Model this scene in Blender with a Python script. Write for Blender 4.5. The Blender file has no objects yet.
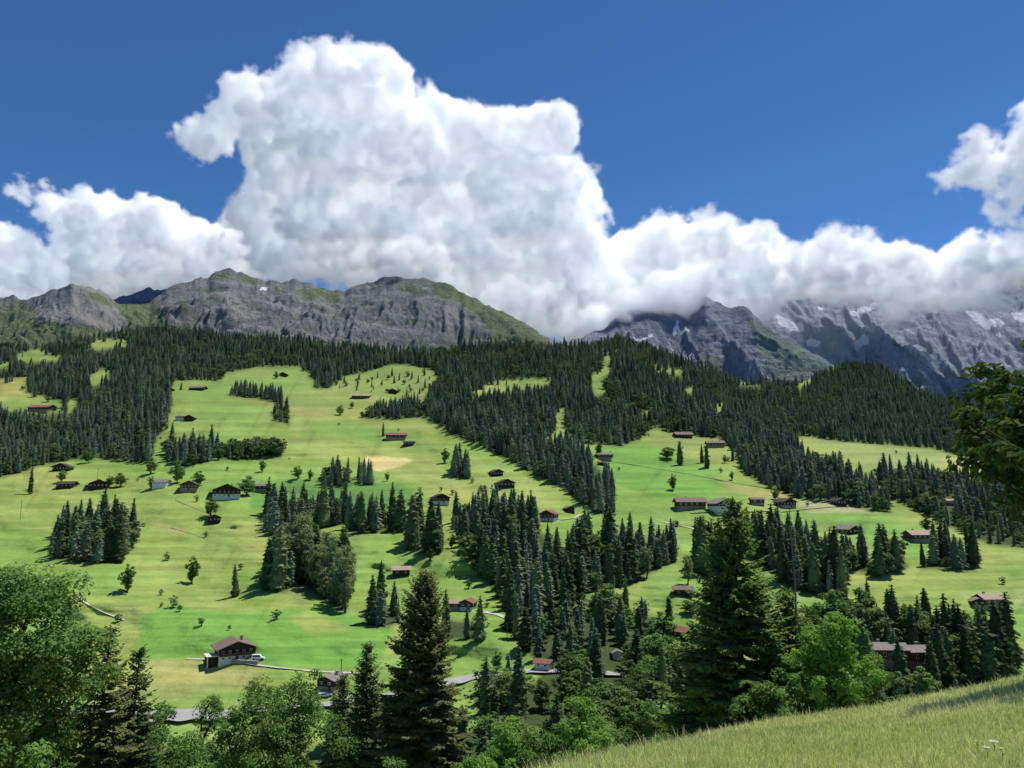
import bpy, math, random
import numpy as np
from mathutils import Vector

random.seed(7)
rng = np.random.default_rng(11)
C = bpy.context
sc = C.scene
COL = sc.collection
D = bpy.data

# ------------------------------------------------------------------ camera and pixel helpers
F = 769.0
PITCH = math.atan((500 - 384) / F)
cam = D.cameras.new('camera')
cam_o = D.objects.new('camera', cam)
COL.objects.link(cam_o)
cam.sensor_width = 36
cam.lens = 36 * F / 1024
cam.clip_start = 0.1
cam.clip_end = 60000
cam_o.rotation_euler = (math.pi / 2 + PITCH, 0, 0)
sc.camera = cam_o
cP, sP = math.cos(PITCH), math.sin(PITCH)


def st(u, v):
    """slopes x/y and z/y of the sight line through a picture point"""
    x = (np.asarray(u, float) - 512) / F
    y = (384 - np.asarray(v, float)) / F
    dy = cP - y * sP
    return x / dy, (sP + y * cP) / dy


def proj(p):
    p = np.asarray(p, float)
    d = p[..., 1] * cP + p[..., 2] * sP
    up = -p[..., 1] * sP + p[..., 2] * cP
    return 512 + F * p[..., 0] / d, 384 - F * up / d


def pt(u, v, Y):
    s, t = st(u, v)
    return np.stack(np.broadcast_arrays(s * Y, Y, t * Y), -1)


# ------------------------------------------------------------------ noise (numpy)
def _h(ix, iy, iz, seed):
    n = (ix * 374761393 + iy * 668265263 + iz * 2147483647 + seed * 974634777) & 0xFFFFFFFF
    n = ((n ^ (n >> 13)) * 1274126177) & 0xFFFFFFFF
    n = n ^ (n >> 16)
    return (n & 0xFFFFFF) / float(0xFFFFFF)


def vnoise(x, y, z=0.0, seed=0):
    x, y, z = np.broadcast_arrays(np.asarray(x, float), np.asarray(y, float), np.asarray(z, float))
    ix, iy, iz = (np.floor(a).astype(np.int64) for a in (x, y, z))
    f = [a - np.floor(a) for a in (x, y, z)]
    f = [a * a * a * (a * (a * 6 - 15) + 10) for a in f]
    r = 0
    for dx in (0, 1):
        wx = f[0] if dx else 1 - f[0]
        for dy in (0, 1):
            wy = f[1] if dy else 1 - f[1]
            for dz in (0, 1):
                wz = f[2] if dz else 1 - f[2]
                r = r + wx * wy * wz * _h(ix + dx, iy + dy, iz + dz, seed)
    return r * 2 - 1


def fbm(x, y, z=0.0, octv=4, seed=0, gain=0.5):
    a, s, r = 1.0, 1.0, 0.0
    for i in range(octv):
        r = r + a * vnoise(x * s + 17.3 * i, y * s - 9.1 * i, np.asarray(z) * s + 3.7 * i, seed + i)
        a *= gain
        s *= 2.03
    return r


def ridged(x, y, z=0.0, octv=5, seed=0, gain=0.5):
    a, s, r, w = 1.0, 1.0, 0.0, 1.0
    for i in range(octv):
        n = 1 - np.abs(vnoise(x * s + 5.3 * i, y * s + 2.2 * i, np.asarray(z) * s, seed + i))
        n = n * n * w
        w = np.clip(n * 1.6, 0, 1)
        r = r + a * n
        a *= gain
        s *= 2.07
    return r


def inpoly(u, v, poly):
    u, v = np.broadcast_arrays(np.asarray(u, float), np.asarray(v, float))
    r = np.zeros(u.shape, bool)
    n = len(poly)
    for i in range(n):
        x1, y1 = poly[i]
        x2, y2 = poly[(i + 1) % n]
        if y1 == y2:
            continue
        c = ((y1 > v) != (y2 > v)) & (u < (x2 - x1) * (v - y1) / (y2 - y1) + x1)
        r ^= c
    return r


def polydist(u, v, poly):
    """distance in pixels to the outline, negative outside"""
    u, v = np.broadcast_arrays(np.asarray(u, float), np.asarray(v, float))
    d = np.full(u.shape, 1e9)
    n = len(poly)
    for i in range(n):
        x1, y1 = poly[i]
        x2, y2 = poly[(i + 1) % n]
        dx, dy = x2 - x1, y2 - y1
        k = np.clip(((u - x1) * dx + (v - y1) * dy) / max(dx * dx + dy * dy, 1e-9), 0, 1)
        d = np.minimum(d, np.hypot(u - x1 - k * dx, v - y1 - k * dy))
    return np.where(inpoly(u, v, poly), d, -d)


def softpoly(u, v, poly, w=2.0):
    return np.clip(polydist(u, v, poly) / w * 0.5 + 0.5, 0, 1)


def smooth(a, b, x):
    t = np.clip((np.asarray(x, float) - a) / (b - a), 0, 1)
    return t * t * (3 - 2 * t)


# ------------------------------------------------------------------ shape of the land
RIDGE = [(-300, 352), (0, 352), (60, 346), (110, 334), (170, 332), (240, 338), (330, 344), (400, 352), (440, 352),
         (480, 346), (560, 349), (595, 346), (618, 337), (655, 350), (700, 369), (740, 382), (790, 387), (812, 378),
         (845, 364), (878, 368), (900, 381), (950, 402), (1000, 416), (1024, 422), (1150, 440), (1330, 450)]
RU, RV = np.array(RIDGE).T


def ridge_v(u):
    return np.interp(u, RU, RV)


ANCH = []
for u in (-280, 0, 250, 500, 750, 1024, 1300):
    ANCH += [(u, 740, 232), (u, 700, 262)]
for u in (-280, 0, 250, 500):
    ANCH += [(u, 650, 300), (u, 600, 368), (u, 560, 430), (u, 520, 520), (u, 480, 640), (u, 450, 765)]
for u in (-280, 0, 230):
    ANCH += [(u, 420, 880), (u, 400, 990), (u, 370, 1190), (u, 345, 1520)]
ANCH += [(480, 420, 890), (480, 400, 1020), (480, 370, 1230), (480, 347, 1500), (618, 336, 1480), (620, 370, 1230), (620, 400, 1030), (640, 430, 870),
         (750, 650, 312), (1024, 650, 318), (1300, 650, 318), (750, 600, 375), (1024, 600, 380), (1300, 600, 380), (750, 560, 430), (1024, 560, 440), (1300, 560, 440),
         (750, 520, 505), (1024, 520, 540), (1300, 520, 560), (700, 480, 640), (900, 490, 640), (1024, 480, 740), (1300, 480, 760),
         (730, 450, 790), (850, 450, 900), (1024, 450, 1020), (1300, 460, 1050), (850, 420, 1180), (980, 425, 1330), (780, 400, 1300),
         (848, 364, 1680), (1000, 416, 1560), (1300, 450, 1400), (720, 380, 1380), (790, 387, 1550)]
AN = np.array(ANCH, float)


def _tps(a, b):
    r2 = ((a[:, None, :] - b[None, :, :]) ** 2).sum(-1)
    return 0.5 * r2 * np.log(r2 + 1e-9)


_A = AN[:, :2] / 200.0
_n = len(_A)
_K = _tps(_A, _A) + np.eye(_n) * 0.02
_P = np.c_[np.ones(_n), _A]
_M = np.block([[_K, _P], [_P.T, np.zeros((3, 3))]])
_W = np.linalg.solve(_M, np.r_[np.log(AN[:, 2]), np.zeros(3)])


def land_y(u, v):
    u, v = np.broadcast_arrays(np.asarray(u, float), np.asarray(v, float))
    q = np.stack([u.ravel(), v.ravel()], -1) / 200.0
    out = np.empty(len(q))
    for i in range(0, len(q), 20000):
        b = q[i:i + 20000]
        out[i:i + 20000] = _tps(b, _A) @ _W[:_n] + np.c_[np.ones(len(b)), b] @ _W[_n:]
    out = out.reshape(u.shape)
    fade = smooth(740, 625, v)
    out = out + fade * (0.036 * fbm(u / 95, v / 42, 1.3, 3, 5) + (0.0085 - 0.006 * smooth(530, 620, v)) * fbm(u / 30 + v / 60, v / 9, 0.7, 3, 9))
    return np.exp(out)


def land(u, v):
    return pt(u, v, land_y(u, v))


CRU = [-700, 0, 300, 430, 540, 620, 700, 800, 880, 950, 1024, 1200, 1700]
CRV = [920, 900, 862, 822, 776, 753, 735, 727, 716, 696, 677, 642, 560]
CRY = [8, 8, 9, 10, 11, 14, 17, 22, 27, 31, 34, 38, 40]
_cs = [float(st(a, b)[0]) for a, b in zip(CRU, CRV)]
_ct = [float(st(a, b)[1]) for a, b in zip(CRU, CRV)]


def near(x, y):
    """height of the meadow the camera stands in and of the slope below it"""
    x, y = np.broadcast_arrays(np.asarray(x, float), np.asarray(y, float))
    s = np.clip(x / np.maximum(y, 6), -1.5, 1.5)
    yc, tc = np.interp(s, _cs, CRY), np.interp(s, _cs, _ct)
    b = 1.65 / yc ** 2
    a = -tc - 3.3 / yc
    yy = np.clip(y, -12, None)
    ym = np.minimum(yy, yc)
    z = -1.65 - a * ym - b * ym * ym
    d = np.maximum(yy - yc, 0)
    z = z + tc * d - 0.5 * (0.44 + tc) * np.where(d < 14, d * d / 14, 2 * d - 14)
    lo = -71 + 0.6 * fbm(x / 30, y / 30, 0, 2, 3)
    k = 4.0
    z = lo + k * np.logaddexp(0, (z - lo) / k)
    return z + 0.06 * fbm(x / 2.3, y / 2.3, 0, 3, 8) + 0.2 * fbm(x / 9, y / 9, 0, 2, 18) * smooth(3, 10, y)


# ------------------------------------------------------------------ materials
def mat(name):
    m = D.materials.new(name)
    m.use_nodes = True
    nt = m.node_tree
    nt.nodes.clear()
    out = nt.nodes.new('ShaderNodeOutputMaterial')
    bs = nt.nodes.new('ShaderNodeBsdfPrincipled')
    bs.inputs['Roughness'].default_value = 0.9
    bs.inputs['Specular IOR Level'].default_value = 0.15
    nt.links.new(bs.outputs[0], out.inputs[0])
    return m, nt, bs, out


def nnoise(nt, scale, detail=3, rough=0.55, vec=None, dim='3D'):
    n = nt.nodes.new('ShaderNodeTexNoise')
    n.inputs['Scale'].default_value = scale
    n.inputs['Detail'].default_value = detail
    n.inputs['Roughness'].default_value = rough
    if vec is None:
        g = nt.nodes.new('ShaderNodeNewGeometry')
        vec = g.outputs['Position']
    nt.links.new(vec, n.inputs['Vector'])
    return n.outputs['Fac']


def nmap(nt, x, a, b, c, d):
    n = nt.nodes.new('ShaderNodeMapRange')
    n.inputs[1].default_value, n.inputs[2].default_value, n.inputs[3].default_value, n.inputs[4].default_value = a, b, c, d
    nt.links.new(x, n.inputs[0])
    return n.outputs[0]


def nmath(nt, op, a, b):
    n = nt.nodes.new('ShaderNodeMath')
    n.operation = op
    for i, x in enumerate((a, b)):
        if isinstance(x, (int, float)):
            n.inputs[i].default_value = x
        else:
            nt.links.new(x, n.inputs[i])
    return n.outputs[0]


def nmix(nt, fac, a, b, mode='MIX'):
    n = nt.nodes.new('ShaderNodeMix')
    n.data_type = 'RGBA'
    n.blend_type = mode
    for i, x in ((0, fac), (6, a), (7, b)):
        if isinstance(x, (int, float)):
            n.inputs[i].default_value = x
        elif isinstance(x, tuple):
            n.inputs[i].default_value = (*x, 1)
        else:
            nt.links.new(x, n.inputs[i])
    return n.outputs[2]


def nbump(nt, bs, h, strength, dist):
    n = nt.nodes.new('ShaderNodeBump')
    n.inputs['Strength'].default_value = strength
    n.inputs['Distance'].default_value = dist
    nt.links.new(h, n.inputs['Height'])
    nt.links.new(n.outputs[0], bs.inputs['Normal'])


def nattr(nt, name):
    n = nt.nodes.new('ShaderNodeAttribute')
    n.attribute_name = name
    return n


def foliage(name, dark, light, trans=0.3, rnd=0.35, hue=None):
    """leaf material: colour differs from tree to tree and from leaf to leaf"""
    m, nt, bs, out = mat(name)
    oi = nt.nodes.new('ShaderNodeObjectInfo')
    t = nattr(nt, 'tint').outputs['Fac']
    c = nmix(nt, t, dark, light)
    if hue:
        c = nmix(nt, nmap(nt, oi.outputs['Random'], 0.55, 1, 0, 0.75), c, hue)
    r2 = nmath(nt, 'FRACT', nmath(nt, 'MULTIPLY', oi.outputs['Random'], 37.7), 0)
    k = nmap(nt, r2, 0, 1, 1 - rnd, 1 + rnd)
    hs = nt.nodes.new('ShaderNodeHueSaturation')
    nt.links.new(c, hs.inputs['Color'])
    nt.links.new(k, hs.inputs['Value'])
    nt.links.new(hs.outputs[0], bs.inputs['Base Color'])
    bs.inputs['Roughness'].default_value = 0.8
    bs.inputs['Specular IOR Level'].default_value = 0.04
    tr = nt.nodes.new('ShaderNodeBsdfTranslucent')
    tc = nmix(nt, 1.0, hs.outputs[0], (1.25, 1.35, 0.5), 'MULTIPLY')
    nt.links.new(tc, tr.inputs[0])
    mx = nt.nodes.new('ShaderNodeMixShader')
    mx.inputs[0].default_value = trans
    nt.links.new(bs.outputs[0], mx.inputs[1])
    nt.links.new(tr.outputs[0], mx.inputs[2])
    nt.links.new(mx.outputs[0], out.inputs[0])
    return m


M = {}
M['spruce'] = foliage('spruce_needles', (0.046, 0.076, 0.034), (0.175, 0.250, 0.096), 0.2, 0.45, (0.190, 0.225, 0.085))
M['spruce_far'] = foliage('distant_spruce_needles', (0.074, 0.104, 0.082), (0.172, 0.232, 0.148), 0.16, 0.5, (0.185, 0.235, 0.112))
M['spruce_brown'] = foliage('cone_laden_spruce_needles', (0.052, 0.066, 0.030), (0.215, 0.230, 0.085), 0.16, 0.05)
M['spruce_green'] = foliage('fresh_spruce_needles', (0.034, 0.062, 0.024), (0.195, 0.310, 0.080), 0.24, 0.05)
M['leaf'] = foliage('green_leaves', (0.070, 0.128, 0.036), (0.180, 0.295, 0.082), 0.3, 0.3, (0.175, 0.24, 0.085))
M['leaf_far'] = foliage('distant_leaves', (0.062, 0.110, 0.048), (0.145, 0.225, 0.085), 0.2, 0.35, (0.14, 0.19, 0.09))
M['leaf_near'] = foliage('ash_leaves', (0.056, 0.112, 0.030), (0.195, 0.330, 0.090), 0.3, 0.06)
M['leaf_bright'] = foliage('bright_leaves', (0.085, 0.205, 0.040), (0.265, 0.430, 0.095), 0.34, 0.06)
M['leaf_dark'] = foliage('shaded_leaves', (0.030, 0.058, 0.016), (0.125, 0.190, 0.048), 0.28, 0.06)  # leaf colours darkened to carry the shade of the side facing the camera
M['leaf_grey'] = foliage('grey_green_leaves', (0.150, 0.190, 0.095), (0.310, 0.370, 0.185), 0.28, 0.1)


def plain(name, col, rough=0.85, var=0.25, scale=3.0, bump=0.0):
    m, nt, bs, out = mat(name)
    tc = nt.nodes.new('ShaderNodeTexCoord')
    n = nnoise(nt, scale, 4, 0.6, tc.outputs['Object'])
    k = nmap(nt, n, 0.25, 0.75, 1 - var, 1 + var)
    hs = nt.nodes.new('ShaderNodeHueSaturation')
    hs.inputs['Color'].default_value = (*col, 1)
    nt.links.new(k, hs.inputs['Value'])
    nt.links.new(hs.outputs[0], bs.inputs['Base Color'])
    bs.inputs['Roughness'].default_value = rough
    if bump:
        nbump(nt, bs, n, 0.5, bump)
    return m


M['bark'] = plain('bark', (0.060, 0.058, 0.042), 0.95, 0.35, 4, 0.03)
M['bark_pale'] = plain('weathered_bark', (0.16, 0.15, 0.13), 0.95, 0.3, 4, 0.03)


def timber(name, col):
    m, nt, bs, out = mat(name)
    tc = nt.nodes.new('ShaderNodeTexCoord')
    mp = nt.nodes.new('ShaderNodeMapping')
    mp.inputs['Scale'].default_value = (0.4, 0.4, 5.0)
    nt.links.new(tc.outputs['Object'], mp.inputs[0])
    n = nnoise(nt, 1.6, 4, 0.6, mp.outputs[0])
    c = nmix(nt, nmap(nt, n, 0.3, 0.7, 0, 1), tuple(x * 0.6 for x in col), tuple(x * 1.4 for x in col))
    nt.links.new(c, bs.inputs['Base Color'])
    nbump(nt, bs, n, 0.4, 0.04)
    return m


M['timber_dark'] = timber('dark_weathered_timber', (0.050, 0.032, 0.022))
M['timber_brown'] = timber('brown_timber', (0.095, 0.055, 0.032))
M['timber_warm'] = timber('warm_timber', (0.17, 0.10, 0.055))
M['plaster'] = plain('white_plaster', (0.68, 0.66, 0.61), 0.9, 0.06, 1.5)
M['old_plaster'] = plain('weathered_base', (0.27, 0.22, 0.165), 0.9, 0.2, 1.5)
M['stone'] = plain('grey_stone', (0.30, 0.29, 0.27), 0.9, 0.25, 2.5, 0.05)


def roofing(name, col):
    m, nt, bs, out = mat(name)
    tc = nt.nodes.new('ShaderNodeTexCoord')
    w = nt.nodes.new('ShaderNodeTexWave')
    w.inputs['Scale'].default_value = 1.2
    w.bands_direction = 'X'
    w.inputs['Distortion'].default_value = 1.0
    nt.links.new(tc.outputs['Object'], w.inputs[0])
    n = nnoise(nt, 1.3, 5, 0.65, tc.outputs['Object'])
    c = nmix(nt, nmap(nt, n, 0.3, 0.7, 0, 1), tuple(x * 0.7 for x in col), tuple(x * 1.25 for x in col))
    c = nmix(nt, 0.18, c, w.outputs['Color'], 'MULTIPLY')
    nt.links.new(c, bs.inputs['Base Color'])
    bs.inputs['Roughness'].default_value = 0.75
    return m


M['roof_brown'] = roofing('brown_tiles', (0.215, 0.160, 0.125))
M['roof_red'] = roofing('reddish_tiles', (0.26, 0.125, 0.085))
M['roof_pale'] = roofing('pale_shingle', (0.42, 0.32, 0.24))
M['roof_grey'] = roofing('grey_shingle', (0.24, 0.21, 0.19))
M['roof_dark'] = roofing('dark_shingle', (0.075, 0.060, 0.050))
m, nt, bs, out = mat('window_glass')
bs.inputs['Base Color'].default_value = (0.03, 0.035, 0.04, 1)
bs.inputs['Roughness'].default_value = 0.08
bs.inputs['Specular IOR Level'].default_value = 0.6
M['glass'] = m
M['frame'] = plain('white_paint', (0.75, 0.74, 0.70), 0.6, 0.04)
M['geranium'] = plain('red_flowers', (0.30, 0.05, 0.03), 0.8, 0.5, 30)
M['pole'] = plain('grey_wooden_pole', (0.12, 0.10, 0.085), 0.95, 0.2, 3)
M['gravel'] = plain('pale_gravel', (0.50, 0.47, 0.41), 0.95, 0.12, 0.4)
M['asphalt'] = plain('pale_asphalt', (0.34, 0.335, 0.32), 0.9, 0.1, 0.3)  # pale grey surface of the road and parking area
M['track'] = plain('trodden_earth', (0.34, 0.33, 0.20), 0.95, 0.15, 0.3)
M['petal'] = plain('white_petals', (0.80, 0.80, 0.74), 0.8, 0.05, 60)
M['stem'] = plain('green_stem', (0.12, 0.19, 0.05), 0.8, 0.2, 20)
M['vehicle'] = plain('white_vehicle_paint', (0.75, 0.76, 0.77), 0.3, 0.02)
M['rubber'] = plain('black_rubber', (0.02, 0.02, 0.02), 0.9, 0.1)

# ground of the valley sides: field colours in a colour attribute, broken up by noise
m, nt, bs, out = mat('pasture')
c = nattr(nt, 'cover').outputs['Color']
n1 = nnoise(nt, 1 / 38, 4, 0.6)
n2 = nnoise(nt, 1 / 4.5, 5, 0.65)
geo = nt.nodes.new('ShaderNodeNewGeometry')
mp = nt.nodes.new('ShaderNodeMapping')
mp.inputs['Scale'].default_value = (0.012, 0.03, 0.16)
nt.links.new(geo.outputs['Position'], mp.inputs[0])
n3 = nnoise(nt, 1.0, 3, 0.6, mp.outputs[0])
c = nmix(nt, nmap(nt, n1, 0.35, 0.72, 0, 0.55), c, nmix(nt, 1.0, c, (1.08, 1.03, 1.0), 'MULTIPLY'))
c = nmix(nt, nmap(nt, n2, 0.35, 0.75, 0, 0.75), c, nmix(nt, 1.0, c, (0.70, 0.76, 0.72), 'MULTIPLY'))
c = nmix(nt, nmap(nt, n3, 0.45, 0.7, 0, 0.6), c, nmix(nt, 1.0, c, (1.2, 1.03, 1.0), 'MULTIPLY'))
nt.links.new(c, bs.inputs['Base Color'])
nbump(nt, bs, nmath(nt, 'ADD', n2, nmath(nt, 'MULTIPLY', n3, 1.5)), 0.8, 1.1)
bs.inputs['Specular IOR Level'].default_value = 0.05
M['pasture'] = m

m, nt, bs, out = mat('meadow_soil')
n1 = nnoise(nt, 0.35, 4, 0.6)
n2 = nnoise(nt, 6, 4, 0.7)
c = nmix(nt, nmap(nt, n1, 0.3, 0.7, 0, 1), (0.30, 0.35, 0.10), (0.42, 0.44, 0.16))
c = nmix(nt, nmap(nt, n2, 0.3, 0.7, 0, 0.7), c, nmix(nt, 1.0, c, (0.55, 0.6, 0.5), 'MULTIPLY'))
nt.links.new(c, bs.inputs['Base Color'])
nbump(nt, bs, n2, 1.0, 0.12)
M['meadow'] = m

m, nt, bs, out = mat('grass_blades')
t = nattr(nt, 'tint').outputs['Fac']
c = nmix(nt, t, (0.40, 0.46, 0.12), (0.95, 0.92, 0.48))
n1 = nnoise(nt, 0.4, 3, 0.6)
c = nmix(nt, nmap(nt, n1, 0.35, 0.7, 0, 0.6), c, nmix(nt, 1.0, c, (0.72, 0.95, 0.7), 'MULTIPLY'))
nt.links.new(c, bs.inputs['Base Color'])
tr = nt.nodes.new('ShaderNodeBsdfTranslucent')
nt.links.new(c, tr.inputs[0])
mx = nt.nodes.new('ShaderNodeMixShader')
mx.inputs[0].default_value = 0.3
nt.links.new(bs.outputs[0], mx.inputs[1])
nt.links.new(tr.outputs[0], mx.inputs[2])
nt.links.new(mx.outputs[0], out.inputs[0])
M['grass'] = m
M['seed'] = plain('grass_seed_heads', (0.52, 0.40, 0.22), 0.9, 0.3, 3)


def rock(name, dark, light, scree, green, haze, snow=(0.80, 0.83, 0.88), bump=38):
    """mountain: bands of rock, scree, alpine grass and snow driven by attributes of the surface"""
    m, nt, bs, out = mat(name)
    at = nattr(nt, 'cover')
    sep = nt.nodes.new('ShaderNodeSeparateColor')
    nt.links.new(at.outputs['Color'], sep.inputs[0])
    geo = nt.nodes.new('ShaderNodeNewGeometry')
    mp = nt.nodes.new('ShaderNodeMapping')
    mp.inputs['Scale'].default_value = (0.0022, 0.0022, 0.017)
    mp.inputs['Rotation'].default_value = (0.1, 0.22, 0)
    nt.links.new(geo.outputs['Position'], mp.inputs[0])
    strata = nnoise(nt, 1.0, 6, 0.65, mp.outputs[0])
    mp2 = nt.nodes.new('ShaderNodeMapping')
    mp2.inputs['Scale'].default_value = (0.016, 0.016, 0.004)
    nt.links.new(geo.outputs['Position'], mp2.inputs[0])
    gul = nnoise(nt, 1.0, 6, 0.65, mp2.outputs[0])
    fine = nnoise(nt, 0.045, 8, 0.75)
    k = nmath(nt, 'ADD', nmath(nt, 'MULTIPLY', strata, 0.36), nmath(nt, 'ADD', nmath(nt, 'MULTIPLY', gul, 0.24), nmath(nt, 'MULTIPLY', fine, 0.40)))
    c = nmix(nt, nmap(nt, k, 0.41, 0.59, 0, 1), dark, light)
    c = nmix(nt, nmap(nt, nmath(nt, 'ADD', sep.outputs[2], nmap(nt, gul, 0.3, 0.7, -0.3, 0.3)), 0.35, 0.75, 0, 1), c, scree)
    gm = nmap(nt, nmath(nt, 'ADD', sep.outputs[0], nmap(nt, k, 0.36, 0.64, 0.42, -0.42)), 0.40, 0.62, 0, 1)
    g2 = nmix(nt, nmap(nt, fine, 0.35, 0.65, 0, 1), tuple(x * 0.6 for x in green), tuple(x * 1.25 for x in green))
    c = nmix(nt, gm, c, g2)
    sm = nmap(nt, nmath(nt, 'ADD', sep.outputs[1], nmap(nt, k, 0.38, 0.62, -0.25, 0.25)), 0.42, 0.55, 0, 1)
    c = nmix(nt, sm, c, snow)
    c = nmix(nt, haze[3], c, haze[:3])  # aerial haze painted into the surface colour
    nt.links.new(c, bs.inputs['Base Color'])
    nbump(nt, bs, k, 1.0, bump)
    bs.inputs['Specular IOR Level'].default_value = 0.03
    bs.inputs['Roughness'].default_value = 1
    return m


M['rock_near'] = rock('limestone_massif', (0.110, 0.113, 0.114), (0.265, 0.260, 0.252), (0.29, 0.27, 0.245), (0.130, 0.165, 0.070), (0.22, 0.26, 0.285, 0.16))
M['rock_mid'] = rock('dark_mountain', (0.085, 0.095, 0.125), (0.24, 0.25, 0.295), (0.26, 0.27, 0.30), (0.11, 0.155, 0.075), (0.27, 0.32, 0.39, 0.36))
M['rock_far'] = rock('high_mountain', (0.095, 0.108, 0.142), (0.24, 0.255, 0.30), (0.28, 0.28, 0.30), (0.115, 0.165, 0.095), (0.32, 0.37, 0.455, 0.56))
M['rock_peak'] = rock('dark_far_peak', (0.08, 0.095, 0.135), (0.16, 0.18, 0.23), (0.2, 0.21, 0.24), (0.1, 0.12, 0.08), (0.17, 0.22, 0.33, 0.35))  # darker, bluer rock for the far peak behind


# ------------------------------------------------------------------ mesh buffer
class MB:
    def __init__(self):
        self.v, self.t, self.f, self.m, self.n = [], [], [], [], 0

    def add(self, v, f, mi=0, tint=0.5):
        v = np.asarray(v, np.float32).reshape(-1, 3)
        f = np.asarray(f, np.int32)
        self.v.append(v)
        self.t.append(np.broadcast_to(np.asarray(tint, np.float32), (len(v),)))
        self.f.append(f + self.n)
        self.m.append(np.full(len(f), mi, np.int32))
        self.n += len(v)

    def mesh(self, name, mats, smooth_=False):
        me = D.meshes.new(name)
        v = np.concatenate(self.v)
        idx = np.concatenate([f.ravel() for f in self.f])
        cnt = np.concatenate([np.full(len(f), f.shape[1], np.int32) for f in self.f])
        me.vertices.add(len(v))
        me.vertices.foreach_set('co', v.ravel())
        me.loops.add(len(idx))
        me.loops.foreach_set('vertex_index', idx)
        me.polygons.add(len(cnt))
        me.polygons.foreach_set('loop_start', np.r_[0, np.cumsum(cnt)[:-1]].astype(np.int32))
        me.polygons.foreach_set('material_index', np.concatenate(self.m))
        for x in mats:
            me.materials.append(x)
        me.update(calc_edges=True)
        a = me.attributes.new('tint', 'FLOAT', 'POINT')
        a.data.foreach_set('value', np.ascontiguousarray(np.concatenate(self.t), dtype=np.float32))
        me.polygons.foreach_set('use_smooth', np.full(len(cnt), smooth_, bool))
        me.validate()
        return me

    def tube(self, pts, rad, n=6, mi=0, tint=0.5, cap=True):
        pts = np.asarray(pts, float)
        rad = np.asarray(rad, float)
        tang = np.gradient(pts, axis=0)
        tang /= np.linalg.norm(tang, axis=1)[:, None] + 1e-9
        ref = np.array([0.0, 0, 1]) if abs(tang[0, 2]) < 0.8 else np.array([1.0, 0, 0])
        a = np.cross(tang, ref)
        a /= np.linalg.norm(a, axis=1)[:, None] + 1e-9
        b = np.cross(tang, a)
        th = np.linspace(0, 2 * np.pi, n, endpoint=False)
        ring = pts[:, None] + rad[:, None, None] * (np.cos(th)[None, :, None] * a[:, None] + np.sin(th)[None, :, None] * b[:, None])
        k = len(pts)
        i, j = np.meshgrid(np.arange(k - 1), np.arange(n), indexing='ij')
        f = np.stack([i * n + j, i * n + (j + 1) % n, (i + 1) * n + (j + 1) % n, (i + 1) * n + j], -1).reshape(-1, 4)
        self.add(ring.reshape(-1, 3), f, mi, tint)
        if cap:
            self.add(ring[-1], np.arange(n)[None, :], mi, tint)

    def box(self, x0, x1, y0, y1, z0, z1, mi=0):
        v = [(x, y, z) for z in (z0, z1) for y in (y0, y1) for x in (x0, x1)]
        f = [(0, 2, 3, 1), (4, 5, 7, 6), (0, 1, 5, 4), (2, 6, 7, 3), (0, 4, 6, 2), (1, 3, 7, 5)]
        self.add(v, f, mi)

    def diamonds(self, P, T, Nn, L, W, fold=0.25, mi=0, tint=0.5):
        """folded leaf or frond shapes: base P, direction T, side axis from Nn"""
        P, T, Nn = (np.asarray(x, float) for x in (P, T, Nn))
        L, W = np.broadcast_to(L, (len(P),)), np.broadcast_to(W, (len(P),))
        S = np.cross(T, Nn)
        S /= np.linalg.norm(S, axis=1)[:, None] + 1e-9
        mid = P + T * (L * 0.45)[:, None] - Nn * (W * fold)[:, None]
        v = np.stack([P, mid + S * (W / 2)[:, None], P + T * L[:, None], mid - S * (W / 2)[:, None]], 1)
        n = len(P)
        b = np.arange(n)[:, None] * 4
        f = np.concatenate([b + np.array([[0, 1, 2]]), b + np.array([[0, 2, 3]])])
        tt = np.repeat(np.broadcast_to(np.asarray(tint, float), (n,)), 4)
        self.add(v.reshape(-1, 3), f, mi, tt)


def link(name, me, parent=None):
    o = D.objects.new(name, me)
    COL.objects.link(o)
    if parent:
        o.parent = parent
    return o


def tag(o, label=None, cat=None, group=None, kind=None):
    for k, x in (('label', label), ('category', cat), ('group', group), ('kind', kind)):
        if x:
            o[k] = x
    return o


def empty(name, loc, rz=0.0, scale=1.0):
    o = D.objects.new(name, None)
    COL.objects.link(o)
    o.location = [float(x) for x in loc]
    o.rotation_euler = (0, 0, rz)
    o.scale = (scale,) * 3
    o.empty_display_size = 0.1
    return o


def grid_faces(r, c):
    i, j = np.meshgrid(np.arange(r - 1), np.arange(c - 1), indexing='ij')
    return np.stack([i * c + j, i * c + j + 1, (i + 1) * c + j + 1, (i + 1) * c + j], -1).reshape(-1, 4)


def cover_attr(me, rgb):
    a = me.attributes.new('cover', 'FLOAT_COLOR', 'POINT')
    a.data.foreach_set('color', np.ascontiguousarray(np.c_[rgb, np.ones(len(rgb))], dtype=np.float32).ravel())


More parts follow.
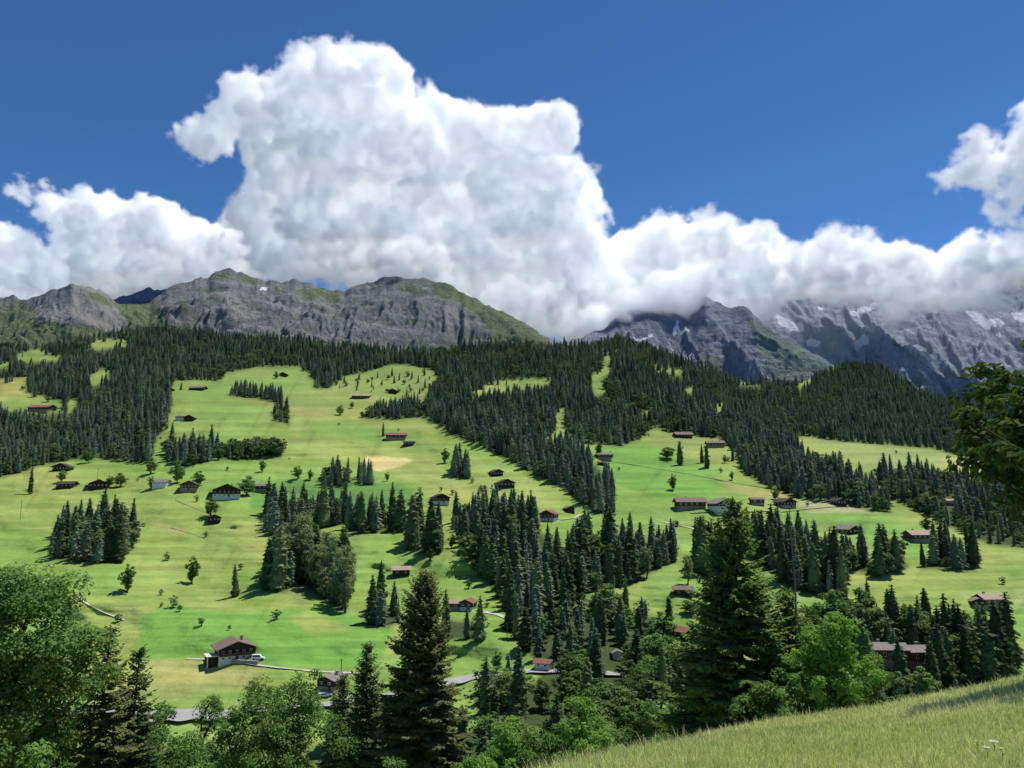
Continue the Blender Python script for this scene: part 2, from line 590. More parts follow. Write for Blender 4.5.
# ------------------------------------------------------------------ woods: outlines of the tree bases in the picture
UPPER = [(-280, 352), (0, 352), (60, 346), (110, 334), (170, 332), (240, 338), (330, 344), (400, 352), (480, 346), (560, 349), (595, 346), (618, 337), (655, 350), (700, 369), (740, 382), (790, 387),
         (812, 378), (845, 364), (878, 368), (900, 381), (950, 402), (1000, 416), (1024, 422), (1300, 450), (1300, 480), (1024, 472), (985, 462), (930, 448), (840, 441), (803, 436), (792, 441), (802, 456), (832, 471), (862, 482),
         (885, 500), (890, 512), (860, 508), (830, 502), (800, 498), (770, 488), (745, 474), (735, 453), (722, 438), (680, 434), (652, 428), (637, 441), (620, 446), (575, 442), (567, 428), (558, 425), (552, 436), (512, 437),
         (540, 441), (575, 450), (597, 466), (612, 490), (613, 515), (592, 512), (560, 487), (520, 466), (500, 456), (470, 441), (450, 433), (435, 421), (425, 416), (400, 419), (362, 418), (372, 408), (428, 405),
         (430, 392), (440, 380), (430, 368), (395, 363), (365, 372), (345, 376), (330, 388), (315, 388), (312, 373), (300, 366), (256, 367), (225, 373), (220, 381), (195, 380), (175, 379), (168, 392),
         (172, 405), (165, 425), (155, 442), (150, 463), (120, 462), (100, 457), (75, 460), (45, 464), (25, 471), (0, 478), (-280, 500)]
CLEAR = [[(-60, 380), (0, 379), (28, 376), (26, 392), (60, 398), (66, 412), (45, 415), (18, 412), (-60, 412)],
         [(12, 356), (36, 348), (64, 356), (60, 361), (20, 363)], [(84, 341), (100, 338), (130, 340), (126, 346), (96, 350)], [(68, 400), (80, 397), (76, 410), (66, 414)],
         [(86, 378), (104, 368), (112, 372), (108, 382), (92, 386)],
         [(468, 392), (500, 380), (552, 377), (550, 385), (500, 393), (472, 397)], [(590, 377), (604, 364), (614, 370), (602, 378), (592, 384)], [(602, 352), (609, 353), (612, 362), (606, 364)],
         [(652, 364), (684, 370), (684, 376), (656, 371)], [(686, 388), (694, 387), (692, 396), (684, 397)], [(716, 404), (724, 402), (722, 416), (716, 416)], [(796, 383), (812, 374), (812, 381), (800, 389)],
         [(738, 381), (762, 380), (762, 384), (740, 385)], [(556, 408), (566, 408), (566, 426), (554, 428)], [(640, 408), (652, 404), (656, 410), (644, 414)], [(-10, 360), (10, 362), (8, 368), (-10, 368)],
         [(590, 384), (602, 380), (606, 392), (596, 396)]]

WOODS = [
    # name, outline of bases, spacing m, height m, share of broadleaf, label ending
    ('upper', UPPER, 6.1, 24, 0.09, 'the wide dark forest covering the upper slopes'),
    ('strip', [(878, 478), (900, 480), (930, 476), (960, 478), (1024, 485), (1200, 490), (1200, 555), (1024, 548), (990, 545), (960, 532), (930, 518), (905, 505), (884, 495)], 7.0, 23, 0.45, 'the mixed wood between the two high pastures'),
    ('triangle', [(50, 558), (75, 563), (118, 563), (134, 545), (132, 528), (110, 522), (80, 526), (55, 540)], 6.6, 24, 0.28, 'the triangular copse on the open pasture'),
    ('pale', [(264, 590), (282, 592), (300, 584), (325, 600), (345, 614), (350, 596), (342, 572), (300, 560), (270, 570)], 6.0, 27, 0.15, 'the steep copse with pale drooping crowns'),
    ('rowa', [(262, 532), (275, 537), (300, 533), (345, 524), (346, 510), (300, 512), (268, 514)], 6.3, 24, 0.2, 'the row just above the pale copse'),
    ('rowb', [(347, 529), (365, 534), (385, 531), (402, 531), (400, 520), (350, 519)], 6.2, 23, 0.2, 'the tree line below the tan field'),
    ('pair', [(405, 548), (425, 556), (440, 551), (438, 536), (420, 538)], 6.5, 27, 0.1, 'the small stand below the chalet at the tan field'),
    ('middle', [(452, 528), (466, 555), (486, 580), (506, 608), (530, 625), (560, 618), (590, 592), (625, 585), (674, 562), (678, 548), (640, 540), (600, 545), (565, 552), (535, 528), (505, 512), (480, 512), (456, 518)], 6.6, 25, 0.18, 'the large wood in the centre of the valley side'),
    ('gorge', [(500, 625), (535, 628), (560, 622), (575, 606), (640, 618), (652, 640), (655, 700), (640, 728), (480, 728), (474, 690), (535, 682), (545, 668)], 7.2, 21, 0.55, 'the mixed wood filling the gorge'),
    ('twins', [(692, 572), (705, 576), (722, 573), (716, 556), (700, 556)], 6.2, 26, 0.0, 'the stand beside the tall fir on the green slope'),
    ('behind', [(758, 560), (780, 582), (805, 594), (842, 597), (846, 582), (820, 560), (792, 538), (770, 528), (745, 528)], 6.4, 25, 0.14, 'the wedge of wood beside the dead trunk'),
    ('rowc', [(842, 566), (862, 573), (880, 577), (908, 568), (903, 557), (870, 560), (848, 555)], 6.6, 22, 0.3, 'the short row below the two small barns'),
    ('rowd', [(922, 569), (945, 570), (975, 571), (974, 560), (945, 556), (925, 561)], 6.4, 23, 0.15, 'the clump under the pale roofed chalet'),
    ('hotel', [(862, 640), (900, 632), (950, 632), (1000, 645), (1014, 665), (1008, 690), (960, 700), (900, 705), (866, 700)], 5.8, 29, 0.25, 'the wood around the long grey roofs'),
    ('edge', [(820, 640), (845, 628), (866, 634), (866, 655), (830, 660)], 7.0, 18, 0.55, 'the edge of the wood behind the leafy thicket'),
    ('knoll', [(163, 460), (182, 467), (202, 463), (215, 459), (218, 452), (190, 451), (168, 453)], 6.5, 24, 0.15, 'the dark copse above the row of hillside chalets'),
    ('hedge', [(216, 460), (240, 460), (280, 456), (284, 450), (262, 448), (220, 451)], 6.5, 15, 0.9, 'the leafy hedge line next to the dark copse'),
    ('bunch', [(322, 488), (346, 489), (352, 480), (324, 476)], 6.0, 22, 0.4, 'the round bunch of trees above the tan field'),
    ('trio', [(357, 484), (374, 485), (373, 477), (358, 476)], 5.5, 17, 0.2, 'the low trio left of the tan field'.replace('left of', 'beside')),
    ('couple', [(453, 478), (468, 479), (468, 470), (455, 468)], 5.5, 24, 0.0, 'the tight pair on the bright brow of the hill'),
    ('bar', [(230, 396), (256, 398), (282, 404), (281, 396), (252, 391), (234, 391)], 6.2, 19, 0.0, 'the dark bar of trees on the highest green pasture'),
    ('barend', [(272, 420), (288, 424), (288, 408), (276, 408)], 6.5, 15, 0.5, 'the ragged tail under the dark bar of trees'),
    ('foot', [(366, 622), (388, 628), (402, 620), (396, 606), (372, 608)], 6.0, 22, 0.3, 'the small stand under the cream roofed barn'),
    ('lane', [(440, 640), (478, 640), (482, 622), (450, 620)], 6.5, 20, 0.35, 'the clump at the bend of the white lane'),
    ('scatter', [(318, 388), (420, 396), (432, 380), (425, 372), (350, 380)], 19, 13, 0.5, 'the thin scatter of trees on the rough high pasture'),
    ('slope', [(652, 700), (700, 690), (720, 640), (690, 640), (655, 660)], 7.5, 17, 0.5, 'the wood under the orange roofed hut'),
]


def wood_density(u, v):
    r = np.zeros(np.broadcast(u, v).shape)
    for w in WOODS:
        if w[0] in ('scatter',):
            continue
        r = np.maximum(r, softpoly(u, v, w[1], 3))
    for c in CLEAR:
        r = r * (1 - softpoly(u, v, c, 2))
    return r


# ------------------------------------------------------------------ ground of the valley and the forested hills
def lin(r, g, b):
    f = lambda x: ((x / 255 + 0.055) / 1.055) ** 2.4 if x > 10 else x / 255 / 12.92
    return np.array([f(r), f(g), f(b)])


GAIN = np.array([1.09, 0.92, 1.30])
FIELDS = [  # outline, colour seen in the photograph, soft edge in pixels
    ([(140, 616), (170, 606), (230, 612), (330, 608), (395, 628), (378, 668), (262, 664), (200, 655), (138, 662)], (104, 164, 62), 3),
    ([(148, 660), (200, 657), (262, 664), (262, 690), (160, 700)], (150, 158, 84), 5),
    ([(155, 664), (255, 668), (250, 684), (165, 684)], (174, 178, 98), 8),
    ([(364, 458), (372, 456), (405, 457), (412, 460), (398, 466), (376, 470), (366, 466)], (206, 204, 122), 1.0),
    ([(395, 466), (430, 456), (455, 478), (462, 498), (440, 500), (418, 484), (388, 472)], (158, 172, 88), 4),
    ([(250, 478), (320, 482), (400, 482), (416, 494), (416, 512), (350, 512), (250, 508)], (92, 144, 62), 3),
    ([(345, 526), (390, 534), (400, 575), (350, 600), (345, 560)], (130, 170, 74), 4),
    ([(600, 450), (650, 446), (720, 470), (720, 498), (660, 500), (612, 480)], (108, 164, 66), 6),
    ([(640, 430), (720, 438), (735, 458), (650, 446)], (134, 160, 80), 4),
    ([(720, 482), (800, 496), (760, 500), (735, 492)], (172, 166, 104), 3),
    ([(808, 436), (900, 444), (985, 462), (985, 472), (930, 466), (880, 470), (830, 452)], (140, 166, 88), 4),
    ([(940, 455), (985, 462), (978, 472), (945, 468)], (172, 172, 98), 4),
    ([(790, 500), (870, 505), (880, 514), (810, 512)], (170, 182, 120), 4),
    ([(820, 515), (880, 515), (940, 540), (930, 560), (860, 545)], (112, 164, 70), 8),
    ([(960, 594), (1030, 590), (1030, 606), (980, 606)], (164, 188, 108), 4),
    ([(980, 606), (1040, 606), (1040, 640), (1000, 640)], (112, 168, 70), 4),
    ([(0, 376), (28, 374), (40, 392), (0, 402)], (172, 170, 88), 4),
    ([(230, 396), (290, 404), (330, 412), (310, 416), (270, 408)], (168, 162, 92), 3),
    ([(300, 420), (360, 424), (420, 436), (380, 446), (320, 430)], (110, 160, 66), 5),
    ([(0, 500), (120, 520), (60, 530), (0, 525)], (150, 170, 82), 8),
    ([(130, 480), (215, 500), (250, 560), (190, 600), (130, 600)], (132, 166, 74), 12),
    ([(150, 520), (190, 530), (185, 535), (150, 525)], (170, 170, 96), 2),
    ([(130, 565), (240, 560), (240, 566), (140, 572)], (152, 166, 84), 4),
    ([(540, 432), (600, 446), (600, 456), (520, 442)], (128, 168, 74), 4),
    ([(512, 432), (560, 422), (640, 440), (600, 448)], (148, 172, 84), 4),
    ([(440, 478), (470, 455), (520, 470), (560, 500), (560, 512), (500, 492), (470, 498)], (152, 180, 90), 5),
    ([(560, 590), (605, 582), (625, 600), (600, 612), (560, 612)], (112, 142, 66), 3),
    ([(278, 590), (325, 584), (330, 600), (300, 604)], (110, 140, 72), 4),
    ([(290, 618), (310, 612), (350, 628), (310, 634)], (168, 172, 92), 5),
    ([(640, 505), (700, 512), (690, 600), (650, 600)], (128, 168, 76), 6),
    ([(640, 620), (695, 610), (690, 640), (650, 660)], (108, 158, 64), 5),
    ([(400, 380), (440, 372), (470, 395), (430, 400)], (134, 158, 80), 5),
]


def meadow_colour(u, v):
    base = np.empty(u.shape + (3,))
    n = fbm(u / 120, v / 45, 0, 3, 31)
    n2 = fbm(u / 40 + v / 90, v / 14, 0, 3, 41)
    c1, c2, c3 = lin(122, 164, 70), lin(146, 170, 80), lin(112, 154, 62)
    w = np.clip(n * 0.9 + 0.5, 0, 1)[..., None]
    base[:] = c1 * (1 - w) + c2 * w
    w = np.clip(n2 * 1.2 - 0.1, 0, 1)[..., None] * 0.7
    base[:] = base * (1 - w) + c3 * w
    for poly, c, e in FIELDS:
        w = (softpoly(u + 3 * n2, v + 1.5 * n2, poly, e * .7) * (0.85 if c[0] < 150 or c[2] > 110 else 0.45))[..., None]
        base[:] = base * (1 - w) + lin(*c) * w
    # relief of grazing terraces and gullies painted as lighter and darker lines
    ter = fbm(u / 70 + v / 25, v / 2.6, 0, 2, 61)
    gul = ridged(u / 34 + v / 60, v / 120, 0, 2, 66)
    base = base * (1 + 0.19 * np.clip(ter, -1, 1) - 0.16 * smooth(1.05, 1.4, gul))[..., None]
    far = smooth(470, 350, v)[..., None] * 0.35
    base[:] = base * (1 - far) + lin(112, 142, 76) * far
    return base * GAIN


us = np.arange(-280, 1305, 2.0)
NR = 260
k = np.linspace(0, 1, NR)
Ug = np.broadcast_to(us, (NR, len(us))).copy()
Vg = 740 + (ridge_v(us)[None, :] - 740) * k[:, None]
Yg = land_y(Ug, Vg)
Yg = np.maximum.accumulate(Yg + np.arange(NR)[:, None] * 1e-3, axis=0)
Pslope = pt(Ug, Vg, Yg)
rows, cols = [], []
s0 = st(us, np.full_like(us, 740.0))[0]
floor_c = lin(88, 118, 54) * GAIN
for y in np.r_[np.arange(66, 200, 4.0), np.arange(200, 230, 5.0)]:
    rows.append(np.stack([s0 * y, np.full_like(s0, y), near(s0 * y, y)], -1))
    cols.append(np.broadcast_to(floor_c, (len(us), 3)))
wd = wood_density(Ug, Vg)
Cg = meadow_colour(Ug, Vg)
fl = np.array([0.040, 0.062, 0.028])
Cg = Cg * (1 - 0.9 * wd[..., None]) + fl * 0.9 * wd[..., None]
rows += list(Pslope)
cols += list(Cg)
top = Pslope[-1]
dirn = top / top[:, 1:2]
for dY, dz in ((40, -6), (120, -45), (300, -150), (700, -330)):
    q = top + np.stack([dirn[:, 0] * dY, np.full(len(top), dY), np.full(len(top), dz)], -1)
    rows.append(q)
    cols.append(np.broadcast_to(fl, (len(us), 3)))
mb = MB()
G = np.array(rows)
mb.add(G.reshape(-1, 3), grid_faces(G.shape[0], G.shape[1]))
me = mb.mesh('ground', [M['pasture']], True)
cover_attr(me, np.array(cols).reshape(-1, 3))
ground = tag(link('ground', me), kind='structure')


def ground_z(x, y):
    """height of the valley side straight below a world point (for y over 235)"""
    pass


# the meadow in front
xs = np.concatenate([np.arange(-60, -6, 2.0), np.arange(-6, 40, 0.33), np.arange(40, 100, 2.0)])
ys = np.concatenate([np.arange(-14, 2, 1.0), np.arange(2, 45, 0.33), np.arange(45, 71, 1.5)])
X, Yy = np.meshgrid(xs, ys)
Z = near(X, Yy) + 0.02
mb = MB()
mb.add(np.stack([X, Yy, Z], -1).reshape(-1, 3), grid_faces(len(ys), len(xs)))
tag(link('meadow', mb.mesh('meadow', [M['meadow']], True)), kind='structure')

# ------------------------------------------------------------------ mountains
def mountain(name, sil, base, yb, yr, mt, relief, seed, cover, step=1.15, nr=110, curve=0.85, u0=None, u1=None):
    su, sv = np.array(sil, float).T
    u = np.arange(su[0] if u0 is None else u0, (su[-1] if u1 is None else u1) + 0.1, step)
    vs = np.interp(u, su, sv)
    vs = vs + 1.5 * fbm(u / 11, seed, 0, 5, seed + 3, .6)
    vb = np.interp(u, *np.array(base, float).T)
    kk = np.linspace(0, 1, nr)
    V = vb[None] + (vs - vb)[None] * kk[:, None]
    U = np.broadcast_to(u, V.shape).copy()
    yrr = np.interp(u, *np.array(yr, float).T) if isinstance(yr, list) else np.full(len(u), float(yr))
    Y0 = yb + (yrr - yb)[None] * (kk[:, None] ** curve)
    P0 = pt(U, V, Y0)
    x, y = P0[..., 0], P0[..., 1]
    wx = x + 120 * fbm(x / 500, y / 500, 0, 3, seed + 50)
    wy = y + 120 * fbm(x / 500, y / 500, 7, 3, seed + 60)
    big = ridged(wx / 620, wy / 1100, 0.0, 4, seed)
    gully = ridged(wx / 170 + wy / 1400, wy / 420, 0, 5, seed + 9, .6)
    fine = fbm(wx / 55, wy / 70, 0, 5, seed + 23, .62)
    env = (smooth(0, 0.15, kk) * (1 - 0.84 * smooth(0.4, 1.0, kk)))[:, None]
    P = P0.copy()
    dz = env * relief * (0.85 * (big - 0.95) + 0.60 * (gully - 0.95) + 0.30 * fine)
    zz = P0[..., 2] + dz
    lay = zz + 0.22 * x
    dz = dz + env * relief * (0.10 * fbm(lay / 70, 0.0, 0, 3, seed + 31) + 0.05 * fbm(x / 400, lay / 24, 0, 2, seed + 37))
    P[..., 2] += dz
    U, V = proj(P)
    back = []
    for dy, dz in ((60, -40), (500, -450), (1500, -1300)):
        q = P[-1].copy()
        q[:, 0] *= (q[:, 1] + dy) / q[:, 1]
        q[:, 1] += dy
        q[:, 2] += dz
        back.append(q)
    A = np.concatenate([P, np.array(back)])
    mb = MB()
    mb.add(A.reshape(-1, 3), grid_faces(A.shape[0], A.shape[1]))
    me = mb.mesh(name, [mt], True)
    cv = cover(U, V, big, gully, fine)
    cv = np.concatenate([cv, np.repeat(cv[-1:], 3, 0)])
    cover_attr(me, cv.reshape(-1, 3))
    return tag(link(name, me), kind='structure')


def pts_cover(green=(), snow=(), scree=(), g0=0.0, nz=0.25):
    def f(U, V, big, gully, fine):
        n = fbm(U / 14, V / 8, 0, 3, 77) * nz
        r = np.zeros(U.shape + (3,))
        r[..., 0] = g0
        for poly, a, e in green:
            r[..., 0] = np.maximum(r[..., 0], a * softpoly(U + 6 * n, V + 4 * n, poly, e))
        for poly, a, e in snow:
            r[..., 1] = np.maximum(r[..., 1], a * softpoly(U + 12 * n + 3.2 * fine, V + 7 * n + 2.2 * fine, poly, e))
        for poly, a, e in scree:
            r[..., 2] = np.maximum(r[..., 2], a * softpoly(U + 6 * n, V + 4 * n, poly, e))
        r[..., 0] = np.clip(r[..., 0] + n * 0.9 * (r[..., 0] > 0.02), 0, 1)
        return r
    return f


LEFT = [(-300, 318), (-60, 303), (0, 300), (28, 299), (38, 296), (50, 291), (58, 290), (65, 288), (72, 287), (80, 289), (88, 291), (100, 293), (110, 298), (122, 304), (135, 303), (150, 301), (157, 296), (163, 291),
        (170, 286), (180, 283), (192, 281), (200, 279), (208, 277), (213, 271), (220, 268), (230, 270), (240, 275), (252, 278), (262, 281), (276, 283), (288, 281), (295, 280), (302, 284), (315, 286), (330, 288), (345, 288),
        (352, 284), (365, 281), (380, 279), (400, 277), (425, 279), (440, 282), (448, 283), (456, 289), (465, 294), (480, 301), (500, 311), (520, 321), (535, 331), (545, 337), (570, 348), (610, 370)]
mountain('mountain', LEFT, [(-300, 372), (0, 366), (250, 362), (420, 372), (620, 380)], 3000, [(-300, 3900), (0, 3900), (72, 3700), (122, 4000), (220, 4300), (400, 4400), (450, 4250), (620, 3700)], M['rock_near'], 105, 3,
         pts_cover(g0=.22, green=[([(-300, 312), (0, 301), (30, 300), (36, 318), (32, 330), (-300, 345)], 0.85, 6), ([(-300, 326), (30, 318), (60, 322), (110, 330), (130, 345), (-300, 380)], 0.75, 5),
                          ([(110, 299), (122, 304), (150, 301), (158, 306), (168, 320), (176, 345), (140, 345), (122, 318)], 1.0, 3), ([(80, 290), (100, 293), (112, 300), (118, 312), (100, 306)], 0.8, 4),
                          ([(205, 277), (222, 270), (256, 279), (286, 284), (290, 292), (258, 288), (230, 282)], 0.55, 4), ([(290, 283), (345, 289), (400, 279), (430, 280), (430, 300), (380, 302), (320, 304), (285, 298)], 0.5, 8),
                          ([(428, 279), (448, 283), (480, 300), (520, 320), (545, 336), (560, 350), (500, 352), (488, 330), (470, 312), (450, 300), (432, 296)], 0.95, 4), ([(180, 305), (200, 300), (205, 330), (180, 335)], 0.45, 8),
                          ([(400, 330), (440, 345), (520, 340), (520, 372), (400, 372)], 0.6, 5), ([(150, 330), (240, 336), (300, 345), (300, 370), (120, 370)], 0.4, 6)],
                   snow=[([(261, 287), (268, 287), (266, 291), (260, 291)], 0.8, 1.0), ([(290, 292), (294, 292), (294, 295), (290, 296)], 0.75, 1.0)],
                   scree=[([(222, 296), (236, 292), (262, 320), (240, 334), (228, 322)], 0.75, 7), ([(34, 306), (60, 300), (130, 318), (140, 330), (80, 334), (50, 324)], 0.6, 8), ([(432, 302), (448, 304), (482, 322), (470, 330), (440, 316)], 0.7, 5),
                          ([(385, 336), (398, 332), (402, 336), (390, 342)], 0.9, 3)]), nr=190)
mountain('mountain', [(90, 318), (110, 301), (118, 297), (130, 293), (140, 289), (150, 285), (158, 286), (166, 289), (180, 300), (200, 320)], [(90, 330), (200, 330)], 4600, 5200, M['rock_peak'], 120, 8,
         pts_cover(g0=0.05), nr=60)
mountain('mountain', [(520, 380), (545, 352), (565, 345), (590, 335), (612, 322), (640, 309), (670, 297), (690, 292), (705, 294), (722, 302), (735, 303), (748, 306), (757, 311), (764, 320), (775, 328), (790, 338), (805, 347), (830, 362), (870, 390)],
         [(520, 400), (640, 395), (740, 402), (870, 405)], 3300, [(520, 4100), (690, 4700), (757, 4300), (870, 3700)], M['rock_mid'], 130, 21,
         pts_cover(green=[([(748, 318), (762, 322), (800, 346), (850, 372), (850, 402), (780, 395), (765, 365), (754, 340)], 0.9, 4), ([(690, 350), (720, 340), (730, 370), (700, 378)], 0.5, 8), ([(720, 302), (748, 305), (744, 312), (724, 312)], 0.6, 3)],
                   snow=[([(676, 320), (681, 321), (676, 334), (671, 336)], 1.0, 1.2), ([(640, 341), (654, 335), (656, 338), (640, 345)], 0.85, 1.2), ([(680, 331), (690, 328), (690, 333), (681, 335)], 0.85, 1.2), ([(669, 338), (671, 338), (672, 354), (670, 354)], 0.8, 1)],
                   scree=[([(700, 345), (718, 350), (716, 365), (702, 360)], 0.6, 5)]), nr=190)
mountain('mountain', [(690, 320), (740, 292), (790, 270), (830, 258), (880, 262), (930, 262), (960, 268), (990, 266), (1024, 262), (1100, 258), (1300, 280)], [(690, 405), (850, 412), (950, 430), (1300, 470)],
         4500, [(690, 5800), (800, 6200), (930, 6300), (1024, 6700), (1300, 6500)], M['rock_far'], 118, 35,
         pts_cover(green=[([(768, 350), (800, 345), (860, 362), (920, 362), (1010, 372), (1030, 430), (760, 420)], 0.52, 10), ([(900, 344), (930, 352), (940, 372), (915, 366)], 0.6, 6)],
                   snow=[([(775, 314), (792, 322), (802, 330), (798, 333), (782, 326)], 1.0, 1.5), ([(785, 326), (800, 322), (805, 331), (794, 333)], 0.8, 1.2), ([(806, 341), (812, 338), (822, 341), (816, 346), (808, 345)], 1.0, 1.2),
                         ([(850, 314), (862, 307), (878, 304), (882, 306), (868, 312), (856, 318)], 1.0, 1.5), ([(886, 305), (892, 303), (890, 311)], 0.9, 1), ([(930, 306), (936, 309), (938, 314), (933, 312)], 0.9, 1),
                         ([(856, 344), (864, 337), (868, 335), (872, 338), (866, 344), (862, 350), (857, 350)], 1.0, 1.2), ([(858, 352), (864, 351), (863, 354)], 0.9, 1), ([(964, 310), (984, 314), (992, 322), (1002, 320), (1004, 326), (988, 330), (974, 322)], 1.0, 1.5),
                         ([(990, 330), (1002, 332), (1000, 336), (992, 334)], 0.8, 1.2), ([(1012, 314), (1026, 311), (1080, 312), (1080, 324), (1018, 322)], 1.0, 1.5), ([(816, 306), (822, 304), (820, 316)], 0.7, 1), ([(826, 340), (838, 338), (836, 342)], 0.8, 1),
                         ([(990, 354), (1012, 357), (1000, 362)], 0.5, 2)],
                   scree=[([(802, 346), (830, 338), (862, 346), (850, 358), (810, 356)], 0.9, 6), ([(966, 346), (990, 350), (1022, 356), (1022, 372), (1000, 368), (974, 360)], 1.0, 5), ([(768, 334), (790, 332), (800, 340), (780, 344)], 0.6, 5),
                          ([(965, 322), (1000, 334), (1024, 330), (1024, 345), (975, 340)], 0.6, 6)]), nr=230)

# ------------------------------------------------------------------ trees
UP = np.array([0.0, 0, 1])


def nrm(a):
    return a / (np.linalg.norm(a, axis=-1, keepdims=True) + 1e-9)


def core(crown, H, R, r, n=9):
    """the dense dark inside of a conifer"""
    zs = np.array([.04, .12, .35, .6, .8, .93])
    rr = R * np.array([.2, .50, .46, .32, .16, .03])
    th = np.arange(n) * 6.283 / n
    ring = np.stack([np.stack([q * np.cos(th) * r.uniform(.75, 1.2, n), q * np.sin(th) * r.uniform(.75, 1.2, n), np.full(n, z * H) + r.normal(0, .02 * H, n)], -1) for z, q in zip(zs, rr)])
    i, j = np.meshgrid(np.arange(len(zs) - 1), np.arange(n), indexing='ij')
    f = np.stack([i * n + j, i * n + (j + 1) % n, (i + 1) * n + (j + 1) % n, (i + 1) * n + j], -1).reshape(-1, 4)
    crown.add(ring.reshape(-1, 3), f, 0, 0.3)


def spruce_far(seed, H=24.0, R=3.4, whorls=19, br=11):
    r = np.random.default_rng(seed)
    crown, trunk = MB(), MB()
    trunk.tube([(0, 0, -1.5), (0, 0, H * 0.5), (0, 0, H * 0.95)], [0.3, 0.2, 0.04], 5)
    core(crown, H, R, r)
    pw = r.uniform(.36, .62)
    asym = r.uniform(0, 6.28)
    for i in range(whorls):
        h = 0.05 + 0.93 * (i + r.uniform(-.35, .35)) / whorls
        L = R * ((1 - h) ** pw * r.uniform(.78, 1.12) + 0.04) * (0.78 + 0.22 * smooth(0, 0.12, h))
        n = max(6, int(br * (.55 + .45 * (1 - h))))
        a = r.uniform(0, 6.28) + np.arange(n) * 6.283 / n + r.normal(0, 0.25, n)
        l = L * r.uniform(0.6, 1.2, n) * (1 + .14 * np.cos(a - asym))
        dz = -0.50 - 0.35 * (1 - h) + r.normal(0, .16, n)
        T = nrm(np.stack([np.cos(a), np.sin(a), dz], -1))
        P = np.zeros((n, 3)) + [0, 0, H * h + 0.6 + .25 * L]
        Nn = nrm(np.cross(np.cross(T, UP), T))
        crown.diamonds(P, T, Nn, l * 1.12, l * 0.48 + 0.3, 0.25, 0, np.clip(0.5 + r.normal(0, .25, n), 0, 1))
    a = np.arange(5) * 1.2566
    T = nrm(np.stack([np.cos(a) * .16, np.sin(a) * .16, -np.ones(5)], -1))
    crown.diamonds(np.zeros((5, 3)) + [0, 0, H], T, nrm(np.stack([np.cos(a), np.sin(a), 0 * a], -1)), 2.6, 1.1, 0.1, 0, 0.6)
    return crown, trunk


def spruce_mid(seed, H=24.0, R=3.6, whorls=34, br=11, dens=1.0):
    r = np.random.default_rng(seed)
    crown, trunk = MB(), MB()
    trunk.tube([(0, 0, -1.5), (0, 0, H * 0.5), (0, 0, H * 0.97)], [0.34, 0.22, 0.03], 6)
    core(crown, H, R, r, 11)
    asym = r.uniform(0, 6.28)
    pw = r.uniform(.38, .66)
    rag = r.uniform(.06, .2)
    for i in range(whorls):
        h = 0.04 + 0.95 * (i + r.uniform(-.4, .4)) / whorls
        L = R * ((1 - h) ** pw * r.uniform(1 - rag * 1.4, 1 + rag) + 0.04) * (0.75 + 0.25 * smooth(0, 0.15, h))
        n = max(5, int(br * (0.55 + 0.45 * (1 - h))))
        a = r.uniform(0, 6.28) + np.arange(n) * 6.283 / n + r.normal(0, 0.25, n)
        keep = r.random(n) < 0.92
        a = a[keep]
        n = len(a)
        l = L * r.uniform(0.55, 1.22, n) * (1 + 0.15 * np.cos(a - asym))
        dz = -0.36 - 0.45 * (1 - h) + r.normal(0, .16, n) + (0.4 if h > 0.93 else 0)
        T = nrm(np.stack([np.cos(a), np.sin(a), dz], -1))
        P = np.zeros((n, 3)) + [0, 0, H * h + 0.5 + .22 * L]
        Nn = nrm(np.cross(np.cross(T, UP), T))
        tint = np.clip(0.40 + r.normal(0, .22, n), 0, 1)
        crown.diamonds(P, T, Nn, l, l * 0.22 + 0.18, 0.3, 0, tint)
        for sgn in (-1, 1):
            for q, g, w in ((0.2, 0.72, 0.22), (0.42, 0.55, 0.19), (0.64, 0.38, 0.16)):
                b = a + sgn * r.uniform(0.35, 0.7, n)
                T2 = nrm(np.stack([np.cos(b), np.sin(b), dz - r.uniform(.05, .45, n)], -1))
                N2 = nrm(np.cross(np.cross(T2, UP + r.normal(0, .2, (n, 3))), T2))
                crown.diamonds(P + T * (l * q)[:, None], T2, N2, l * g, l * w + 0.16, 0.3, 0, np.clip(tint + r.normal(0, .18, n) + .06, 0, 1))
    crown.diamonds(np.zeros((4, 3)) + [0, 0, H + .3], nrm(np.array([(.1, 0, -1), (-.1, 0, -1), (0, .1, -1), (0, -.1, -1.0)])), np.array([(1, 0, 0), (-1, 0, 0), (0, 1, 0), (0, -1, 0.0)]), 2.2, 0.6, 0.1, 0, 0.6)
    return crown, trunk


